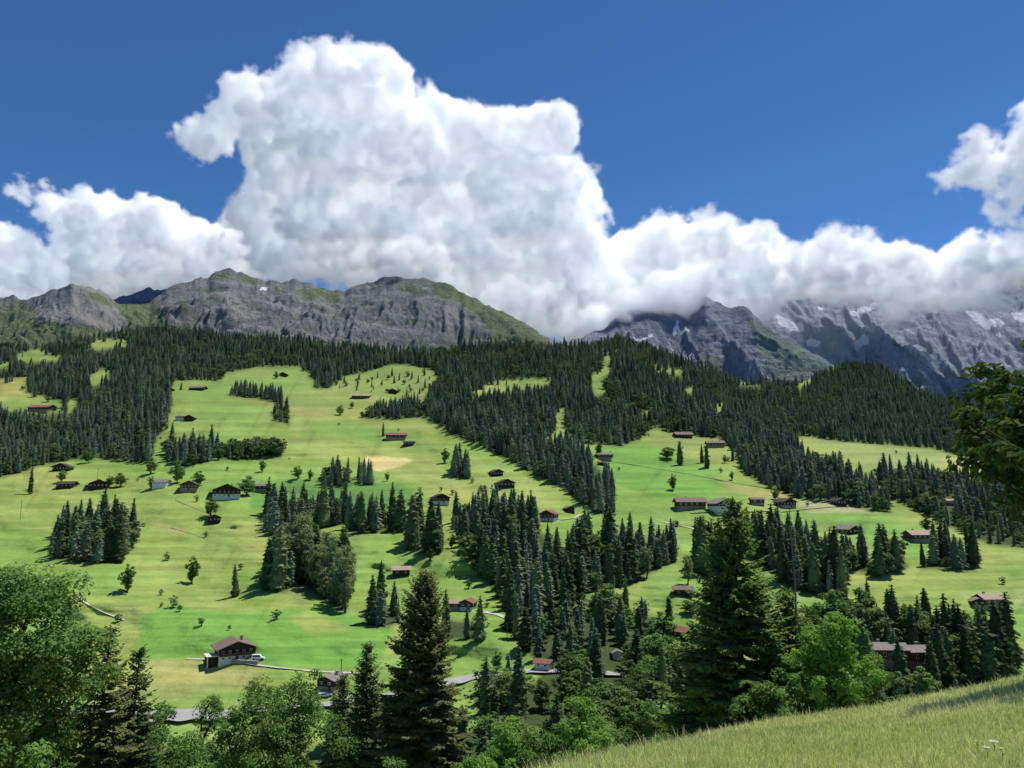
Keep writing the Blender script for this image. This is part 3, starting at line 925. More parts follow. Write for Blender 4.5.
def spruce_near(seed, H, R, spacing=0.5, br=7, twig=0.16, droop=0.35, low=0.04, power=0.75, gap=0.06, tw=0.11):
    """a conifer seen close: drooping branches carrying rows of twigs"""
    r = np.random.default_rng(seed)
    crown, trunk = MB(), MB()
    zs = np.linspace(-1.0, H * 0.99, 14)
    wob = np.c_[0.06 * np.sin(zs * .5), 0.05 * np.cos(zs * .4)]
    trunk.tube(np.c_[wob, zs], 0.018 * H * (1 - zs / H * 0.97) + 0.01, 9)
    Ps, Ts, Ns, Ls, Ws, Tn = [], [], [], [], [], []
    z = H * low
    asym = r.uniform(0, 6.28)
    while z < H * 0.985:
        h = z / H
        n = max(4, int(br * (0.7 + 0.3 * (1 - h))))
        a0 = r.uniform(0, 6.28)
        for j in range(n):
            if r.random() < gap:
                continue
            a = a0 + j * 6.283 / n + r.normal(0, .25)
            L = R * ((1 - h) ** power + 0.03) * r.uniform(0.62, 1.15) * (0.75 + 0.25 * smooth(0, .2, h)) * (1 + .13 * math.cos(a - asym))
            if L < 0.12:
                continue
            up = 0.55 * smooth(0.55, 1.0, h) - droop * (1 - h) + r.normal(0, .08)
            t = np.linspace(0, 1, 7)
            rad = L * t
            zz = z + r.uniform(-.2, .2) + L * (up * t - 0.30 * t ** 2 * (1 - h) + 0.22 * t ** 3)
            bend = r.normal(0, .12) * t ** 2
            ca, sa = np.cos(a + bend), np.sin(a + bend)
            pl = np.stack([ca * rad, sa * rad, zz], -1)
            trunk.tube(pl, 0.012 * L * (1 - t * .85) + 0.006, 4, cap=False)
            m_ = max(4, int(L / twig))
            tt = np.linspace(0.12, 1.0, m_) + r.normal(0, .02, m_)
            tt = np.clip(tt, 0.05, 1)
            p = np.stack([np.interp(tt, t, pl[:, q]) for q in range(3)], -1)
            dv = nrm(np.array([ca[-1], sa[-1], 0.0]))
            side = np.array([-dv[1], dv[0], 0])
            for sgn in (-1, 1):
                ll = (0.16 + 0.34 * L * (1 - tt) ** 0.8 * np.clip(tt * 3, 0.3, 1)) * r.uniform(.6, 1.25, m_)
                ll = np.minimum(ll, 1.1)
                tdir = nrm(dv[None] * r.uniform(.5, 1.0, m_)[:, None] + sgn * side[None] * r.uniform(.5, 1.0, m_)[:, None] + UP[None] * r.uniform(-.75, -.05, m_)[:, None])
                Ps.append(p); Ts.append(tdir); Ls.append(ll)
                Ws.append(tw + 0.10 * ll)
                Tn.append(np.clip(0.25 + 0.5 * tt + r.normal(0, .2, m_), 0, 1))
                # side shoots
                for q, g in ((0.35, .6), (0.65, .45)):
                    for s2 in (-1, 1):
                        sd = nrm(tdir + s2 * 0.75 * np.cross(tdir, UP[None]) + UP[None] * r.uniform(-.35, .1, m_)[:, None])
                        Ps.append(p + tdir * (ll * q)[:, None]); Ts.append(sd); Ls.append(ll * g)
                        Ws.append(tw * .8 + 0.08 * ll)
                        Tn.append(np.clip(0.3 + 0.5 * tt + r.normal(0, .2, m_), 0, 1))
            Ps.append(pl[-1:]); Ts.append(dv[None] * .95 + UP[None] * (.15 + up * .4)); Ls.append(np.array([.3])); Ws.append(np.array([.12])); Tn.append(np.array([.9]))
        z += spacing * r.uniform(.7, 1.3) * (0.55 + 0.45 * (1 - h))
    P, T, L, W, Q = np.concatenate(Ps), nrm(np.concatenate(Ts)), np.concatenate(Ls), np.concatenate(Ws), np.concatenate(Tn)
    jit = r.normal(0, .35, P.shape)
    Nn = nrm(np.cross(np.cross(T, UP[None] + jit), T))
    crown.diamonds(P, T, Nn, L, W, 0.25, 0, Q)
    return crown, trunk


def broadleaf(seed, H, R, base=0.25, clumps=60, leaves=60, size=0.3, shape=1.0, gap=0.0, clump_r=0.26, limbs=9, lift=0.5, flat=0.75):
    r = np.random.default_rng(seed)
    crown, trunk = MB(), MB()
    zc = H * (base + (1 - base) * 0.5)
    hz = H * (1 - base) * 0.5
    cen = []
    tries = 0
    while len(cen) < clumps and tries < clumps * 60:
        tries += 1
        q = r.normal(0, 1, 3)
        q = q / np.linalg.norm(q) * r.random() ** 0.42
        zz = q[2]
        wid = 1.0 - 0.30 * max(zz, 0) ** 1.5 * shape - 0.18 * max(-zz, 0)
        a = math.atan2(q[1], q[0])
        lob = 1 + 0.20 * math.sin(a * 3 + seed) + 0.12 * math.sin(a * 5 + zz * 4 + seed * 2)
        p = np.array([q[0] * R * wid * lob, q[1] * R * wid * lob, zc + zz * hz * 0.93])
        if gap and vnoise(p[0] / (R * .6), p[1] / (R * .6), p[2] / (R * .6), seed) < -0.35 * (1 - gap) - 0.1:
            continue
        cen.append(p)
    cen = np.array(cen)
    rc = R * clump_r * r.uniform(0.65, 1.3, len(cen))
    n = len(cen) * leaves
    ci = np.repeat(np.arange(len(cen)), leaves)
    d = nrm(r.normal(0, 1, (n, 3)) + [0, 0, 0.35])
    d[:, 2] *= flat
    P = cen[ci] + d * (rc[ci] * r.random(n) ** 0.35)[:, None]
    out = nrm(P - np.array([0, 0, zc - hz * .3]))
    Nn = nrm(out * 0.5 + d * 0.6 + UP * lift + r.normal(0, .45, (n, 3)))
    T = nrm(np.cross(Nn, r.normal(0, 1, (n, 3))) - UP * 0.15)
    ct = np.clip(r.normal(0.42, .16, len(cen)), 0, 1)
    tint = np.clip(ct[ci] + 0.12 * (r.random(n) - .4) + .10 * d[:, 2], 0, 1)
    L = size * r.uniform(.6, 1.4, n)
    crown.diamonds(P - T * (L / 2)[:, None], T, Nn, L, L * 0.62, 0.12, 0, tint)
    zs = np.linspace(-1.0, H * 0.70, 9)
    wob = np.c_[np.sin(zs * .35 + seed), np.cos(zs * .3 + seed)] * 0.012 * H
    wob -= wob[1]
    tr = 0.020 * H * (1 - 0.85 * np.clip(zs / H, 0, 1)) + 0.01
    trunk.tube(np.c_[wob, zs], tr, 8)
    far = cen[np.argsort(-np.hypot(cen[:, 0], cen[:, 1]))][:limbs * 3:3]
    for p in list(far) + list(cen[r.permutation(len(cen))[:limbs]]):
        z0 = np.clip(p[2] - np.hypot(p[0], p[1]) * .8 - H * .06, H * base * .7, H * .78)
        b0 = np.array([np.interp(z0, zs, wob[:, 0]), np.interp(z0, zs, wob[:, 1]), z0])
        mid = b0 * .5 + p * .5 + [0, 0, H * .03]
        t = np.linspace(0, 1, 6)[:, None]
        cv = (1 - t) ** 2 * b0 + 2 * t * (1 - t) * mid + t * t * p
        trunk.tube(cv, 0.008 * H * (1 - .85 * t[:, 0]) + 0.008, 5, cap=False)
    return crown, trunk


def template(name, parts, leafmat, bark='bark'):
    crown, trunk = parts
    both = MB()
    for b, i in ((crown, 0), (trunk, 1)):
        off = both.n
        for v, f, t in zip(b.v, b.f, b.t):
            pass
        nv = 0
        for v, t in zip(b.v, b.t):
            both.v.append(v)
            both.t.append(t)
            nv += len(v)
        for f in b.f:
            both.f.append(f + off)
            both.m.append(np.full(len(f), i, np.int32))
        both.n += nv
    return dict(both=both.mesh(name, [M[leafmat], M[bark]]), crown=crown.mesh(name + '_crown', [M[leafmat]]), trunk=trunk.mesh(name + '_trunk', [M[bark]], True))


TPL = {}
TPL['spruce_mid'] = [template('spruce_tree', spruce_mid(100 + i, 24, R_), 'spruce') for i, R_ in enumerate((4.4, 5.2, 3.9, 4.7, 5.6, 3.6, 5.0, 4.2))]
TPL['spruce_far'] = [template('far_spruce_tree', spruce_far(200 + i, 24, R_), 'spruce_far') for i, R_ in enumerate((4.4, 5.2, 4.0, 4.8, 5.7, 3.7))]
TPL['broad_mid'] = [template('broadleaf_tree', broadleaf(300 + i, 14, R_, .06, 62, 46, 0.8, 1, 0, .3, 6), 'leaf') for i, R_ in enumerate((4.6, 5.2, 3.9, 4.8))]
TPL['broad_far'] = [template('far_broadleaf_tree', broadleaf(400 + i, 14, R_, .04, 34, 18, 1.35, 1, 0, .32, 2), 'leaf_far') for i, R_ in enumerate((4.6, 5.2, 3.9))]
TPL['grey_mid'] = [template('pale_tree', broadleaf(500 + i, 26, R_, .05, 80, 34, 0.8, .9, 0, .3, 6, .2, 1.3), 'leaf_grey') for i, R_ in enumerate((4.2, 4.8, 3.8))]
THEIGHT = dict(spruce_mid=24, spruce_far=24, broad_mid=14, broad_far=14, grey_mid=26)

# --- scatter trees over the woods
CAND = []          # dict(kind, pos, h, px, wood)


def scatter_wood(w):
    name, poly, sp, hm, fb, lab = w
    pu, pv = np.array(poly).T
    u0, u1, v0, v1 = max(pu.min(), -150), min(pu.max(), 1170), pv.min(), pv.max()
    area = (u1 - u0) * (v1 - v0)
    Yc = land_y((u0 + u1) / 2, (v0 + v1) / 2)
    n = int(area * 2.2 if name != 'upper' else area * 1.1)
    u = rng.uniform(u0, u1, n)
    v = rng.uniform(v0, v1, n)
    ok = inpoly(u, v, poly) & (v > ridge_v(u) + 0.5)
    for c in CLEAR:
        for q in (0, 5, 9):
            ok &= ~(inpoly(u, v - q, c) & (rng.random(n) > .035))
    u, v = u[ok], v[ok]
    P = land(u, v)
    cell = {}
    res = []
    for i in range(len(u)):
        x, y = P[i, 0], P[i, 1]
        ss = sp * (0.85 + 0.35 * random.random())
        gx, gy = int(x // sp), int(y // sp)
        bad = False
        for a in (-1, 0, 1):
            for b in (-1, 0, 1):
                for (x2, y2) in cell.get((gx + a, gy + b), ()):
                    if (x - x2) ** 2 + (y - y2) ** 2 < ss * ss:
                        bad = True
                        break
                if bad:
                    break
            if bad:
                break
        if bad:
            continue
        cell.setdefault((gx, gy), []).append((x, y))
        res.append(i)
    for i in res:
        kind = 'broad' if random.random() < fb else 'spruce'
        if name == 'pale' and u[i] > 280:
            kind = 'grey' if random.random() < .75 else 'spruce'
        h = .80 * hm * float(np.clip(random.gauss(1, .25), .42, 1.4)) * (0.62 if kind == 'broad' and name not in ('hedge', 'edge', 'slope') else 1)
        if name in ('upper', 'middle', 'gorge', 'strip', 'hotel'):
            cl_ = float(fbm(P[i, 0] / 45, P[i, 1] / 70, 0, 2, 91))
            h *= 0.86 + 0.22 * cl_
            if name == 'upper':
                h *= 0.92
                kind = 'broad' if kind == 'broad' or (cl_ < -.45 and random.random() < .3) else kind
        CAND.append(dict(kind=kind, pos=P[i], h=h, px=h * F / P[i, 1], wood=w, u=u[i], v=v[i]))


for w in WOODS:
    scatter_wood(w)
# wooded lower slope under the meadow, in front of the valley floor
SLOPEW = ('below', None, 0, 0, 0, 'the wooded bank below the flowering meadow')
cell = []
for i in range(2600):
    y = random.uniform(105, 236)
    uu = random.uniform(150, 720) if random.random() < .8 else random.uniform(-60, 1080)
    x = (uu - 512) / F * y
    if uu < 340 and y > 150:
        continue
    if any((x - a) ** 2 + (y - b) ** 2 < 7.5 ** 2 for a, b in cell):
        continue
    cell.append((x, y))
    z = float(near(x, y))
    t_v = proj((x, y, z))[1]
    kind = 'broad' if random.random() < (.72 if uu > 470 else .5) else 'spruce'
    h = random.gauss(12 if kind == 'broad' else 19, 2.5)
    # nothing here may stand higher than the photograph shows
    lim = 690 if uu < 470 else 668
    if uu < 340:
        lim = 735
    lim += random.uniform(-14, 26)
    top = float(st(uu, lim)[1]) * y
    h = min(h, top - z)
    if h < 4.5:
        continue
    CAND.append(dict(kind=kind, pos=np.array([x, y, z]), h=h, px=h * F / y, wood=SLOPEW, u=uu, v=t_v))

SCAT = ('scat', None, 0, 0, 0, 'the loose sprinkle of small bushes out on the open pastures')
FRINGE = ('fringe', None, 0, 0, 0, 'the ragged fringe of bushes along the wood edges')
n = 9000
fu, fv = rng.uniform(-20, 1044, n), rng.uniform(350, 640, n)
fd = wood_density(fu, fv)
nearw = np.zeros(n)
for du, dv in ((-7, 0), (7, 0), (0, 5), (0, -4), (-4, 4), (4, 4)):
    nearw = np.maximum(nearw, wood_density(fu + du, fv + dv))
ok = (fd < .05) & (nearw > .6) & (fv > ridge_v(fu) + 6) & (rng.random(n) < .16 * np.clip(fv / 480, .6, 1.1)) & (fbm(fu / 30, fv / 15, 0, 2, 73) > -.15)
ok2 = (fd < .02) & (nearw < .05) & (fv > 385) & (fv < 640) & (rng.random(n) < .014)
print('FRINGE', ok.sum(), ok2.sum())
for a, b in zip(fu[ok2], fv[ok2]):
    q = land(a, b)
    hh = random.uniform(2.0, 5.5)
    CAND.append(dict(kind='broad', pos=q, h=hh, px=hh * F / q[1] + 4, wood=SCAT, u=a, v=b))
for a, b in zip(fu[ok], fv[ok]):
    q = land(a, b)
    kd = 'broad' if random.random() < .75 else 'spruce'
    hh = random.uniform(2.5, 8.5)
    CAND.append(dict(kind=kd, pos=q, h=hh, px=hh * F / q[1], wood=FRINGE, u=a, v=b))
# nothing may stand right in front of a house that the photograph shows free
FREE = [(226, 497, 28), (189, 490, 17), (161, 487, 14), (98, 487, 19), (63, 470, 16), (42, 411, 25), (198, 390, 16), (186, 420, 20), (214, 521, 12), (361, 398, 18), (396, 439, 20), (409, 445, 11), (440, 503, 15), (496, 475, 11), (505, 486, 16),
        (401, 574, 17), (549, 520, 18), (569, 511, 9), (604, 459, 14), (683, 437, 17), (715, 447, 17), (690, 508, 31), (723, 510, 26), (758, 507, 20), (786, 508, 20), (838, 504, 11), (848, 533, 16), (918, 541, 21), (951, 502, 8),
        (985, 607, 30), (683, 594, 18), (684, 636, 16), (544, 669, 14), (615, 657, 5), (462, 606, 16), (884, 663, 12), (916, 664, 12), (393, 393, 8)]


def in_the_way(c):
    uu, vv = proj(c['pos'])
    rad = c['px'] * (.13 if c['kind'] == 'spruce' else .24)
    for (hu, hv, hw_) in FREE:
        if abs(uu - hu) < hw_ * .5 + rad and vv > hv - 5 and vv - c['px'] * .93 < hv - 1:
            return True
    return False


CAND = [c for c in CAND if not in_the_way(c)]
NSP, NBR = 268, 150
order = sorted(range(len(CAND)), key=lambda i: -CAND[i]['px'])
nsel = dict(spruce=0, broad=0, grey=0)
lim = dict(spruce=NSP, broad=NBR, grey=60)
far_pts = dict(spruce=[], broad=[])


def jit_rot():
    return random.uniform(0, 6.283)


NAMES = dict(spruce='spruce_tree', broad='broadleaf_tree', grey='pale_tree')
DESC = dict(spruce='dark pointed spruce in ', broad='rounded leafy tree in ', grey='tall pale drooping tree in ')
CATS = dict(spruce='spruce', broad='leafy tree', grey='pale tree')
for i in order:
    c = CAND[i]
    k = c['kind']
    uu, vv = proj(c['pos'])
    inside = -15 < uu < 1040 and vv - c['px'] < 790
    if inside and nsel[k] < lim[k]:
        nsel[k] += 1
        tp = random.choice(TPL[k + '_mid'])
        s = c['h'] / THEIGHT[k + '_mid']
        lab = DESC[k] + c['wood'][5]
        grp = CATS[k] + ' group of ' + c['wood'][5].replace('the ', '', 1)
        sx = s * random.uniform(1.0, 1.35)
        if c['px'] > 62:
            o = empty(NAMES[k], c['pos'], jit_rot())
            for nm in ('trunk', 'crown'):
                link(nm, tp[nm], o)
        else:
            o = link(NAMES[k], tp['both'])
            o.location = [float(x) for x in c['pos']]
            o.rotation_euler = (random.gauss(0, .015), random.gauss(0, .015), jit_rot())
        o.scale = (sx, sx, s)
        tag(o, lab, CATS[k], grp)
    else:
        far_pts['broad' if k == 'broad' else 'spruce'].append(c)


def forest(name, cs, tpls, h0):
    """all the smaller trees of a kind as one object: points that carry tree copies"""
    tc = D.collections.new(name + '_kinds')
    for i, t in enumerate(tpls):
        o = D.objects.new('%s_kind' % name, t['both'])
        tc.objects.link(o)
    me = D.meshes.new(name)
    P = np.array([c['pos'] for c in cs], np.float32)
    me.vertices.add(len(P))
    me.vertices.foreach_set('co', P.ravel())
    for nm, arr in (('sz', [c['h'] / h0 for c in cs]), ('wd', [random.uniform(1.0, 1.4) for c in cs]), ('rz', [jit_rot() for c in cs])):
        a = me.attributes.new(nm, 'FLOAT', 'POINT')
        a.data.foreach_set('value', np.array(arr, np.float32))
    a = me.attributes.new('which', 'INT', 'POINT')
    a.data.foreach_set('value', np.array([random.randrange(len(tpls)) for c in cs], np.int32))
    o = link(name, me)
    for t in tpls[0]['both'].materials:
        me.materials.append(t)
    g = D.node_groups.new(name, 'GeometryNodeTree')
    g.interface.new_socket('Geometry', in_out='INPUT', socket_type='NodeSocketGeometry')
    g.interface.new_socket('Geometry', in_out='OUTPUT', socket_type='NodeSocketGeometry')
    N, Lk = g.nodes, g.links.new
    gi, go = N.new('NodeGroupInput'), N.new('NodeGroupOutput')
    ci = N.new('GeometryNodeCollectionInfo')
    ci.inputs['Collection'].default_value = tc
    ci.inputs['Separate Children'].default_value = True
    ip = N.new('GeometryNodeInstanceOnPoints')
    ip.inputs['Pick Instance'].default_value = True

    def na(nm, tp='FLOAT'):
        n = N.new('GeometryNodeInputNamedAttribute')
        n.data_type = tp
        n.inputs['Name'].default_value = nm
        return n.outputs['Attribute']
    mw = N.new('ShaderNodeMath')
    mw.operation = 'MULTIPLY'
    Lk(na('sz'), mw.inputs[0])
    Lk(na('wd'), mw.inputs[1])
    cs_ = N.new('ShaderNodeCombineXYZ')
    Lk(mw.outputs[0], cs_.inputs[0])
    Lk(mw.outputs[0], cs_.inputs[1])
    Lk(na('sz'), cs_.inputs[2])
    cr = N.new('ShaderNodeCombineXYZ')
    Lk(na('rz'), cr.inputs[2])
    Lk(gi.outputs[0], ip.inputs['Points'])
    Lk(ci.outputs[0], ip.inputs['Instance'])
    Lk(na('which', 'INT'), ip.inputs['Instance Index'])
    Lk(cr.outputs[0], ip.inputs['Rotation'])
    Lk(cs_.outputs[0], ip.inputs['Scale'])
    Lk(ip.outputs[0], go.inputs[0])
    md = o.modifiers.new('trees', 'NODES')
    md.node_group = g
    return tag(o, kind='stuff')


forest('spruce_forest', far_pts['spruce'], TPL['spruce_far'], 24)
if far_pts['broad']:
    forest('broadleaf_woodland', far_pts['broad'], TPL['broad_far'], 14)
print('TREES', len(CAND), nsel, len(far_pts['spruce']), len(far_pts['broad']))

# --- lone trees on the pastures: u, v of the foot, height in pixels, kind, label
LONE = [
    (30, 494, 27, 'spruce', 'shaggy brownish lone spruce on the pasture below the first tiny huts'),
    (127, 592, 27, 'broad', 'airy lone ash tree on the pasture under the triangular copse'),
    (192, 583, 26, 'broad', 'small dark lone tree between the ash tree and the narrow spruce on the pasture'),
    (236, 596, 31, 'spruce', 'slim leaning lone spruce standing on the open pasture above the big chalet'),
    (151, 474, 17, 'broad', 'round dark tree at the foot of the corner of the upper forest'),
    (171, 450, 28, 'spruce', 'single slender spruce standing just outside the dark copse'),
    (88, 463, 16, 'broad', 'pale green bushy tree at the lower forest edge near the tiny hut'),
    (62, 482, 13, 'broad', 'small tree growing over a low hut on the pasture'),
    (120, 487, 15, 'broad', 'wide bush beside the long dark hut on the pasture'),
    (110, 487, 12, 'broad', 'smaller bush between the long dark hut and the wide bush'),
    (151, 489, 13, 'broad', 'small round tree next to the white walled house'),
    (177, 483, 23, 'broad', 'full round tree between the white walled house and the brown chalet'),
    (198, 486, 16, 'broad', 'round tree by the gable of the brown chalet'),
    (247, 496, 22, 'broad', 'dark round tree beside the large dark chalet with white front'),
    (211, 517, 20, 'broad', 'egg shaped tree above the lone field barn'),
    (340, 415, 11, 'broad', 'dark round bush on the pasture below the dark bar of trees'),
    (352, 408, 7, 'broad', 'tiny bush on the high pasture near the long farmhouse'),
    (297, 479, 14, 'broad', 'first small dark tree along the field edge towards the round bunch'),
    (310, 480, 11, 'broad', 'paler small tree along the field edge beside the round bunch'),
    (387, 481, 9, 'broad', 'light green small tree under the tan field'),
    (445, 463, 15, 'broad', 'grey green tree next to the tight spruce pair on the brow'),
    (383, 436, 14, 'spruce', 'thin tree at the end of the red roofed long barn'),
    (276, 379, 8, 'broad', 'tiny tree beside the tiniest hut on the high pasture'),
    (303, 371, 6, 'broad', 'tiny bush on the rim of the highest pasture'),
    (181, 390, 8, 'spruce', 'small spruce between two small barns on the high pasture'),
    (680, 465, 24, 'spruce', 'broad triangular lone spruce on the bright green pasture'),
    (668, 459, 13, 'broad', 'round leafy tree next to the broad triangular spruce'),
    (702, 463, 19, 'spruce', 'shorter of two close spruces near the forest edge'),
    (707, 468, 24, 'spruce', 'taller of two close spruces near the forest edge'),
    (733, 461, 17, 'spruce', 'dark compact spruce close to the forest edge'),
    (725, 463, 8, 'broad', 'small bush beside the compact spruce at the forest edge'),
    (673, 490, 16, 'broad', 'dark lone tree above the long brown roofed farmhouse'),
    (732, 480, 9, 'broad', 'little tree on the pasture above the striped hay field'),
    (599, 456, 14, 'broad', 'dark round tree behind the house at the wood corner'),
    (611, 460, 9, 'broad', 'small bush at the gable of the house at the wood corner'),
    (669, 617, 20, 'spruce', 'stout little spruce on the green slope above the orange roofed hut'),
    (690, 614, 15, 'broad', 'pale little tree beside the stout little spruce'),
    (688, 585, 33, 'grey', 'thin pale see-through tree on the slope above the brown hut'),
    (647, 578, 34, 'grey', 'lean pale tree at the corner of the central wood'),
    (878, 478, 10, 'broad', 'tiny tree on the far pasture beside the mixed wood'),
    (776, 500, 12, 'broad', 'round tree by the dark barn at the forest end'),
    (927, 533, 17, 'broad', 'round tree behind the pale roofed chalet on the slope'),
    (846, 595, 16, 'spruce', 'small spruce at the lower tip of the wedge of wood'),
    (869, 616, 34, 'spruce', 'first of the tall separate spruces along the lower pasture edge'),
    (889, 620, 30, 'spruce', 'second tall separate spruce along the lower pasture edge'),
    (905, 624, 20, 'spruce', 'low spruce after the two tall ones at the pasture edge'),
    (926, 624, 34, 'spruce', 'tall slim spruce in the middle of the lower pasture edge'),
    (836, 580, 16, 'broad', 'round bushy tree beside the wedge of wood'),
    (413, 512, 17, 'broad', 'light tree at the side of the chalet below the tan field'),
    (452, 548, 14, 'broad', 'pale tree between the small stand and the central wood'),
    (431, 560, 11, 'broad', 'dark bush under the small stand'),
    (286, 405, 5, 'broad', 'tiny dark bush at the high pasture by the dark bar of trees'),
    (262, 472, 13, 'broad', 'bushy tree under the leafy hedge line'),
    (480, 640, 42, 'spruce', 'single narrow spruce at the bend of the white lane'),
    (497, 672, 20, 'broad', 'dark tree standing at the valley road'),
    (645, 612, 12, 'broad', 'bush at the edge of the mossy outcrop'),
]
for (u, v, px, k, lab) in LONE:
    p = land(u, v)
    h = px * p[1] / F
    tp = random.choice(TPL[k + '_mid'])
    s = float(h / THEIGHT[k + '_mid'])
    o = link(NAMES[k], tp['both'])
    o.location = [float(x) for x in p]
    o.rotation_euler = (0, -0.09 if 'leaning' in lab else 0, jit_rot() if 'leaning' not in lab else 0)
    sx = s * (1.0 if k == 'broad' else random.uniform(1.0, 1.3))
    if 'slim' in lab or 'slender' in lab or 'narrow' in lab:
        sx = s * .85
    if 'broad triangular' in lab or 'stout' in lab:
        sx = s * 1.7
    o.scale = (sx, sx, s)
    tag(o, lab, CATS[k])

# --- trees standing close: x from pixel, top pixel, distance, builder
def near_tree(name, u, vtop, Y, make, leaf, bark, label, cat, rz=0.0, sink=0.3):
    x = float(st(u, (vtop + 768) / 2)[0]) * Y
    z = float(near(x, Y)) - sink
    top = float(st(u, vtop)[1]) * Y
    H = top - z
    crown, trunk = make(H)
    o = empty(name, (x, Y, z), rz)
    link('trunk', trunk.mesh('trunk', [M[bark]], True), o)
    link('crown', crown.mesh('crown', [M[leaf]]), o)
    return tag(o, label, cat)


near_tree('spruce_tree', 425, 569, 76, lambda H: spruce_near(1, H, 6.4, .36, 10, .17, .30, .05, .66, .03, .16), 'spruce_brown', 'bark', 'tallest brownish spruce towering over the bank, hung with cones', 'spruce')
near_tree('spruce_tree', 366, 640, 92, lambda H: spruce_near(2, H, 4.8, .42, 9, .2, .35, .05, .7, .04, .19), 'spruce', 'bark', 'dark spruce directly beside the tallest brownish spruce', 'spruce')
near_tree('spruce_tree', 342, 672, 100, lambda H: spruce_near(3, H, 4.6, .45, 9, .22, .35, .05, .7, .04, .2), 'spruce', 'bark', 'lower dark spruce between the bushy ash and the tallest spruce', 'spruce')
near_tree('spruce_tree', 104, 624, 52, lambda H: spruce_near(4, H, 3.9, .42, 8, .18, .2, .05, .75, .06, .15), 'spruce_brown', 'bark', 'upright spruce rising out of the big leafy trees', 'spruce')
near_tree('spruce_tree', 135, 648, 54, lambda H: spruce_near(5, H, 3.3, .42, 8, .18, .2, .05, .75, .06, .15), 'spruce', 'bark', 'shorter spruce beside the upright one among leafy trees', 'spruce')
near_tree('fir_tree', 739, 499, 37, lambda H: spruce_near(6, H, 4.5, .30, 10, .13, .16, .03, .92, .05, .105), 'spruce_green', 'bark', 'tall dense fir at the meadow edge with sweeping branches', 'fir')
near_tree('fir_tree', 706, 642, 40, lambda H: spruce_near(7, H, 2.8, .36, 8, .15, .2, .05, .7, .05, .12), 'spruce', 'bark', 'low dark fir tucked under the tall fir at the meadow edge', 'fir')
near_tree('fir_tree', 790, 590, 38, lambda H: spruce_near(8, H, 2.8, .32, 9, .14, .1, .05, .75, .05, .11), 'spruce_green', 'bark', 'fresh green fir between the tall fir and the leafy thicket', 'fir')


def bl(seed, R, base, cl, lv, size, **kw):
    kw.setdefault('gap', .35)
    return lambda H: broadleaf(seed, H, R, base, cl, lv, size, **kw)


near_tree('ash_tree', 16, 528, 47, bl(21, 5.0, .04, 210, 214, 0.24, clump_r=0.21), 'leaf_near', 'bark', 'huge leafy ash filling the lower corner of the view', 'ash')
near_tree('ash_tree', -42, 590, 44, bl(22, 4.6, .1, 120, 148, 0.22, clump_r=0.23), 'leaf_near', 'bark', 'leafy ash cut by the picture edge beside the huge one', 'ash')
near_tree('ash_tree', 62, 668, 57, bl(23, 3.6, .1, 110, 148, 0.22, clump_r=0.23), 'leaf_near', 'bark', 'leafy ash at the foot of the huge one', 'ash')
near_tree('ash_tree', 156, 694, 62, bl(24, 3.0, .1, 90, 132, 0.22, clump_r=0.24), 'leaf_near', 'bark', 'bushy ash below the two upright spruces', 'ash')
near_tree('ash_tree', 204, 676, 72, bl(25, 3.0, .12, 60, 115, 0.25, clump_r=0.27, gap=.5), 'leaf_near', 'bark', 'thin see-through ash in front of the valley road', 'ash')
near_tree('ash_tree', 284, 655, 70, bl(26, 5.2, .1, 150, 165, 0.25, clump_r=0.20), 'leaf_near', 'bark', 'full rounded ash between the road and the tall spruces', 'ash')
near_tree('ash_tree', 240, 690, 68, bl(27, 3.4, .1, 80, 132, 0.25, clump_r=0.23), 'leaf_near', 'bark', 'middle ash leaning against the full rounded one', 'ash')
near_tree('ash_tree', 180, 728, 58, bl(28, 3.0, .1, 70, 132, 0.22, clump_r=0.23), 'leaf_near', 'bark', 'low ash bush under the thin see-through one', 'ash')
near_tree('maple_tree', 505, 712, 62, bl(29, 3.2, .1, 80, 132, 0.22, clump_r=0.23), 'leaf_bright', 'bark', 'bright green maple next to the foot of the tallest spruce', 'maple')
near_tree('maple_tree', 575, 690, 66, bl(30, 3.1, .1, 80, 132, 0.24, clump_r=0.23), 'leaf_bright', 'bark', 'bright green maple with the highest crown above the meadow rim', 'maple')
near_tree('maple_tree', 540, 725, 60, bl(31, 2.4, .1, 60, 115, 0.21, clump_r=0.24), 'leaf_near', 'bark', 'low maple between the two bright green ones', 'maple')
near_tree('maple_tree', 478, 738, 58, bl(61, 2.2, .1, 60, 132, 0.21, clump_r=0.24), 'leaf_bright', 'bark', 'low bright maple tucked against the tallest spruce', 'maple')
near_tree('maple_tree', 600, 728, 52, bl(62, 2.1, .1, 60, 132, 0.19, clump_r=0.24), 'leaf_bright', 'bark', 'bright low maple just over the tip of the meadow', 'maple')
near_tree('maple_tree', 655, 688, 56, bl(32, 2.7, .1, 80, 132, 0.21, clump_r=0.23), 'leaf_near', 'bark', 'round maple at the meadow rim near the fir', 'maple')
near_tree('maple_tree', 618, 712, 58, bl(33, 2.3, .1, 60, 115, 0.21, clump_r=0.23), 'leaf_near', 'bark', 'smaller maple at the meadow rim beside the round one', 'maple')
near_tree('ash_tree', 390, 745, 62, bl(34, 2.2, .1, 60, 115, 0.21, clump_r=0.24), 'leaf_near', 'bark', 'low leafy bush at the foot of the tallest spruce', 'ash')
near_tree('maple_tree', 835, 614, 33, bl(35, 1.9, .12, 110, 115, 0.15, clump_r=0.23, gap=.3), 'leaf_bright', 'bark', 'slender leafy maple in the thicket at the meadow edge', 'maple')
near_tree('maple_tree', 812, 600, 40, bl(36, 1.9, .1, 80, 115, 0.16, clump_r=0.20), 'leaf_near', 'bark', 'darker maple behind the slender one in the thicket', 'maple')
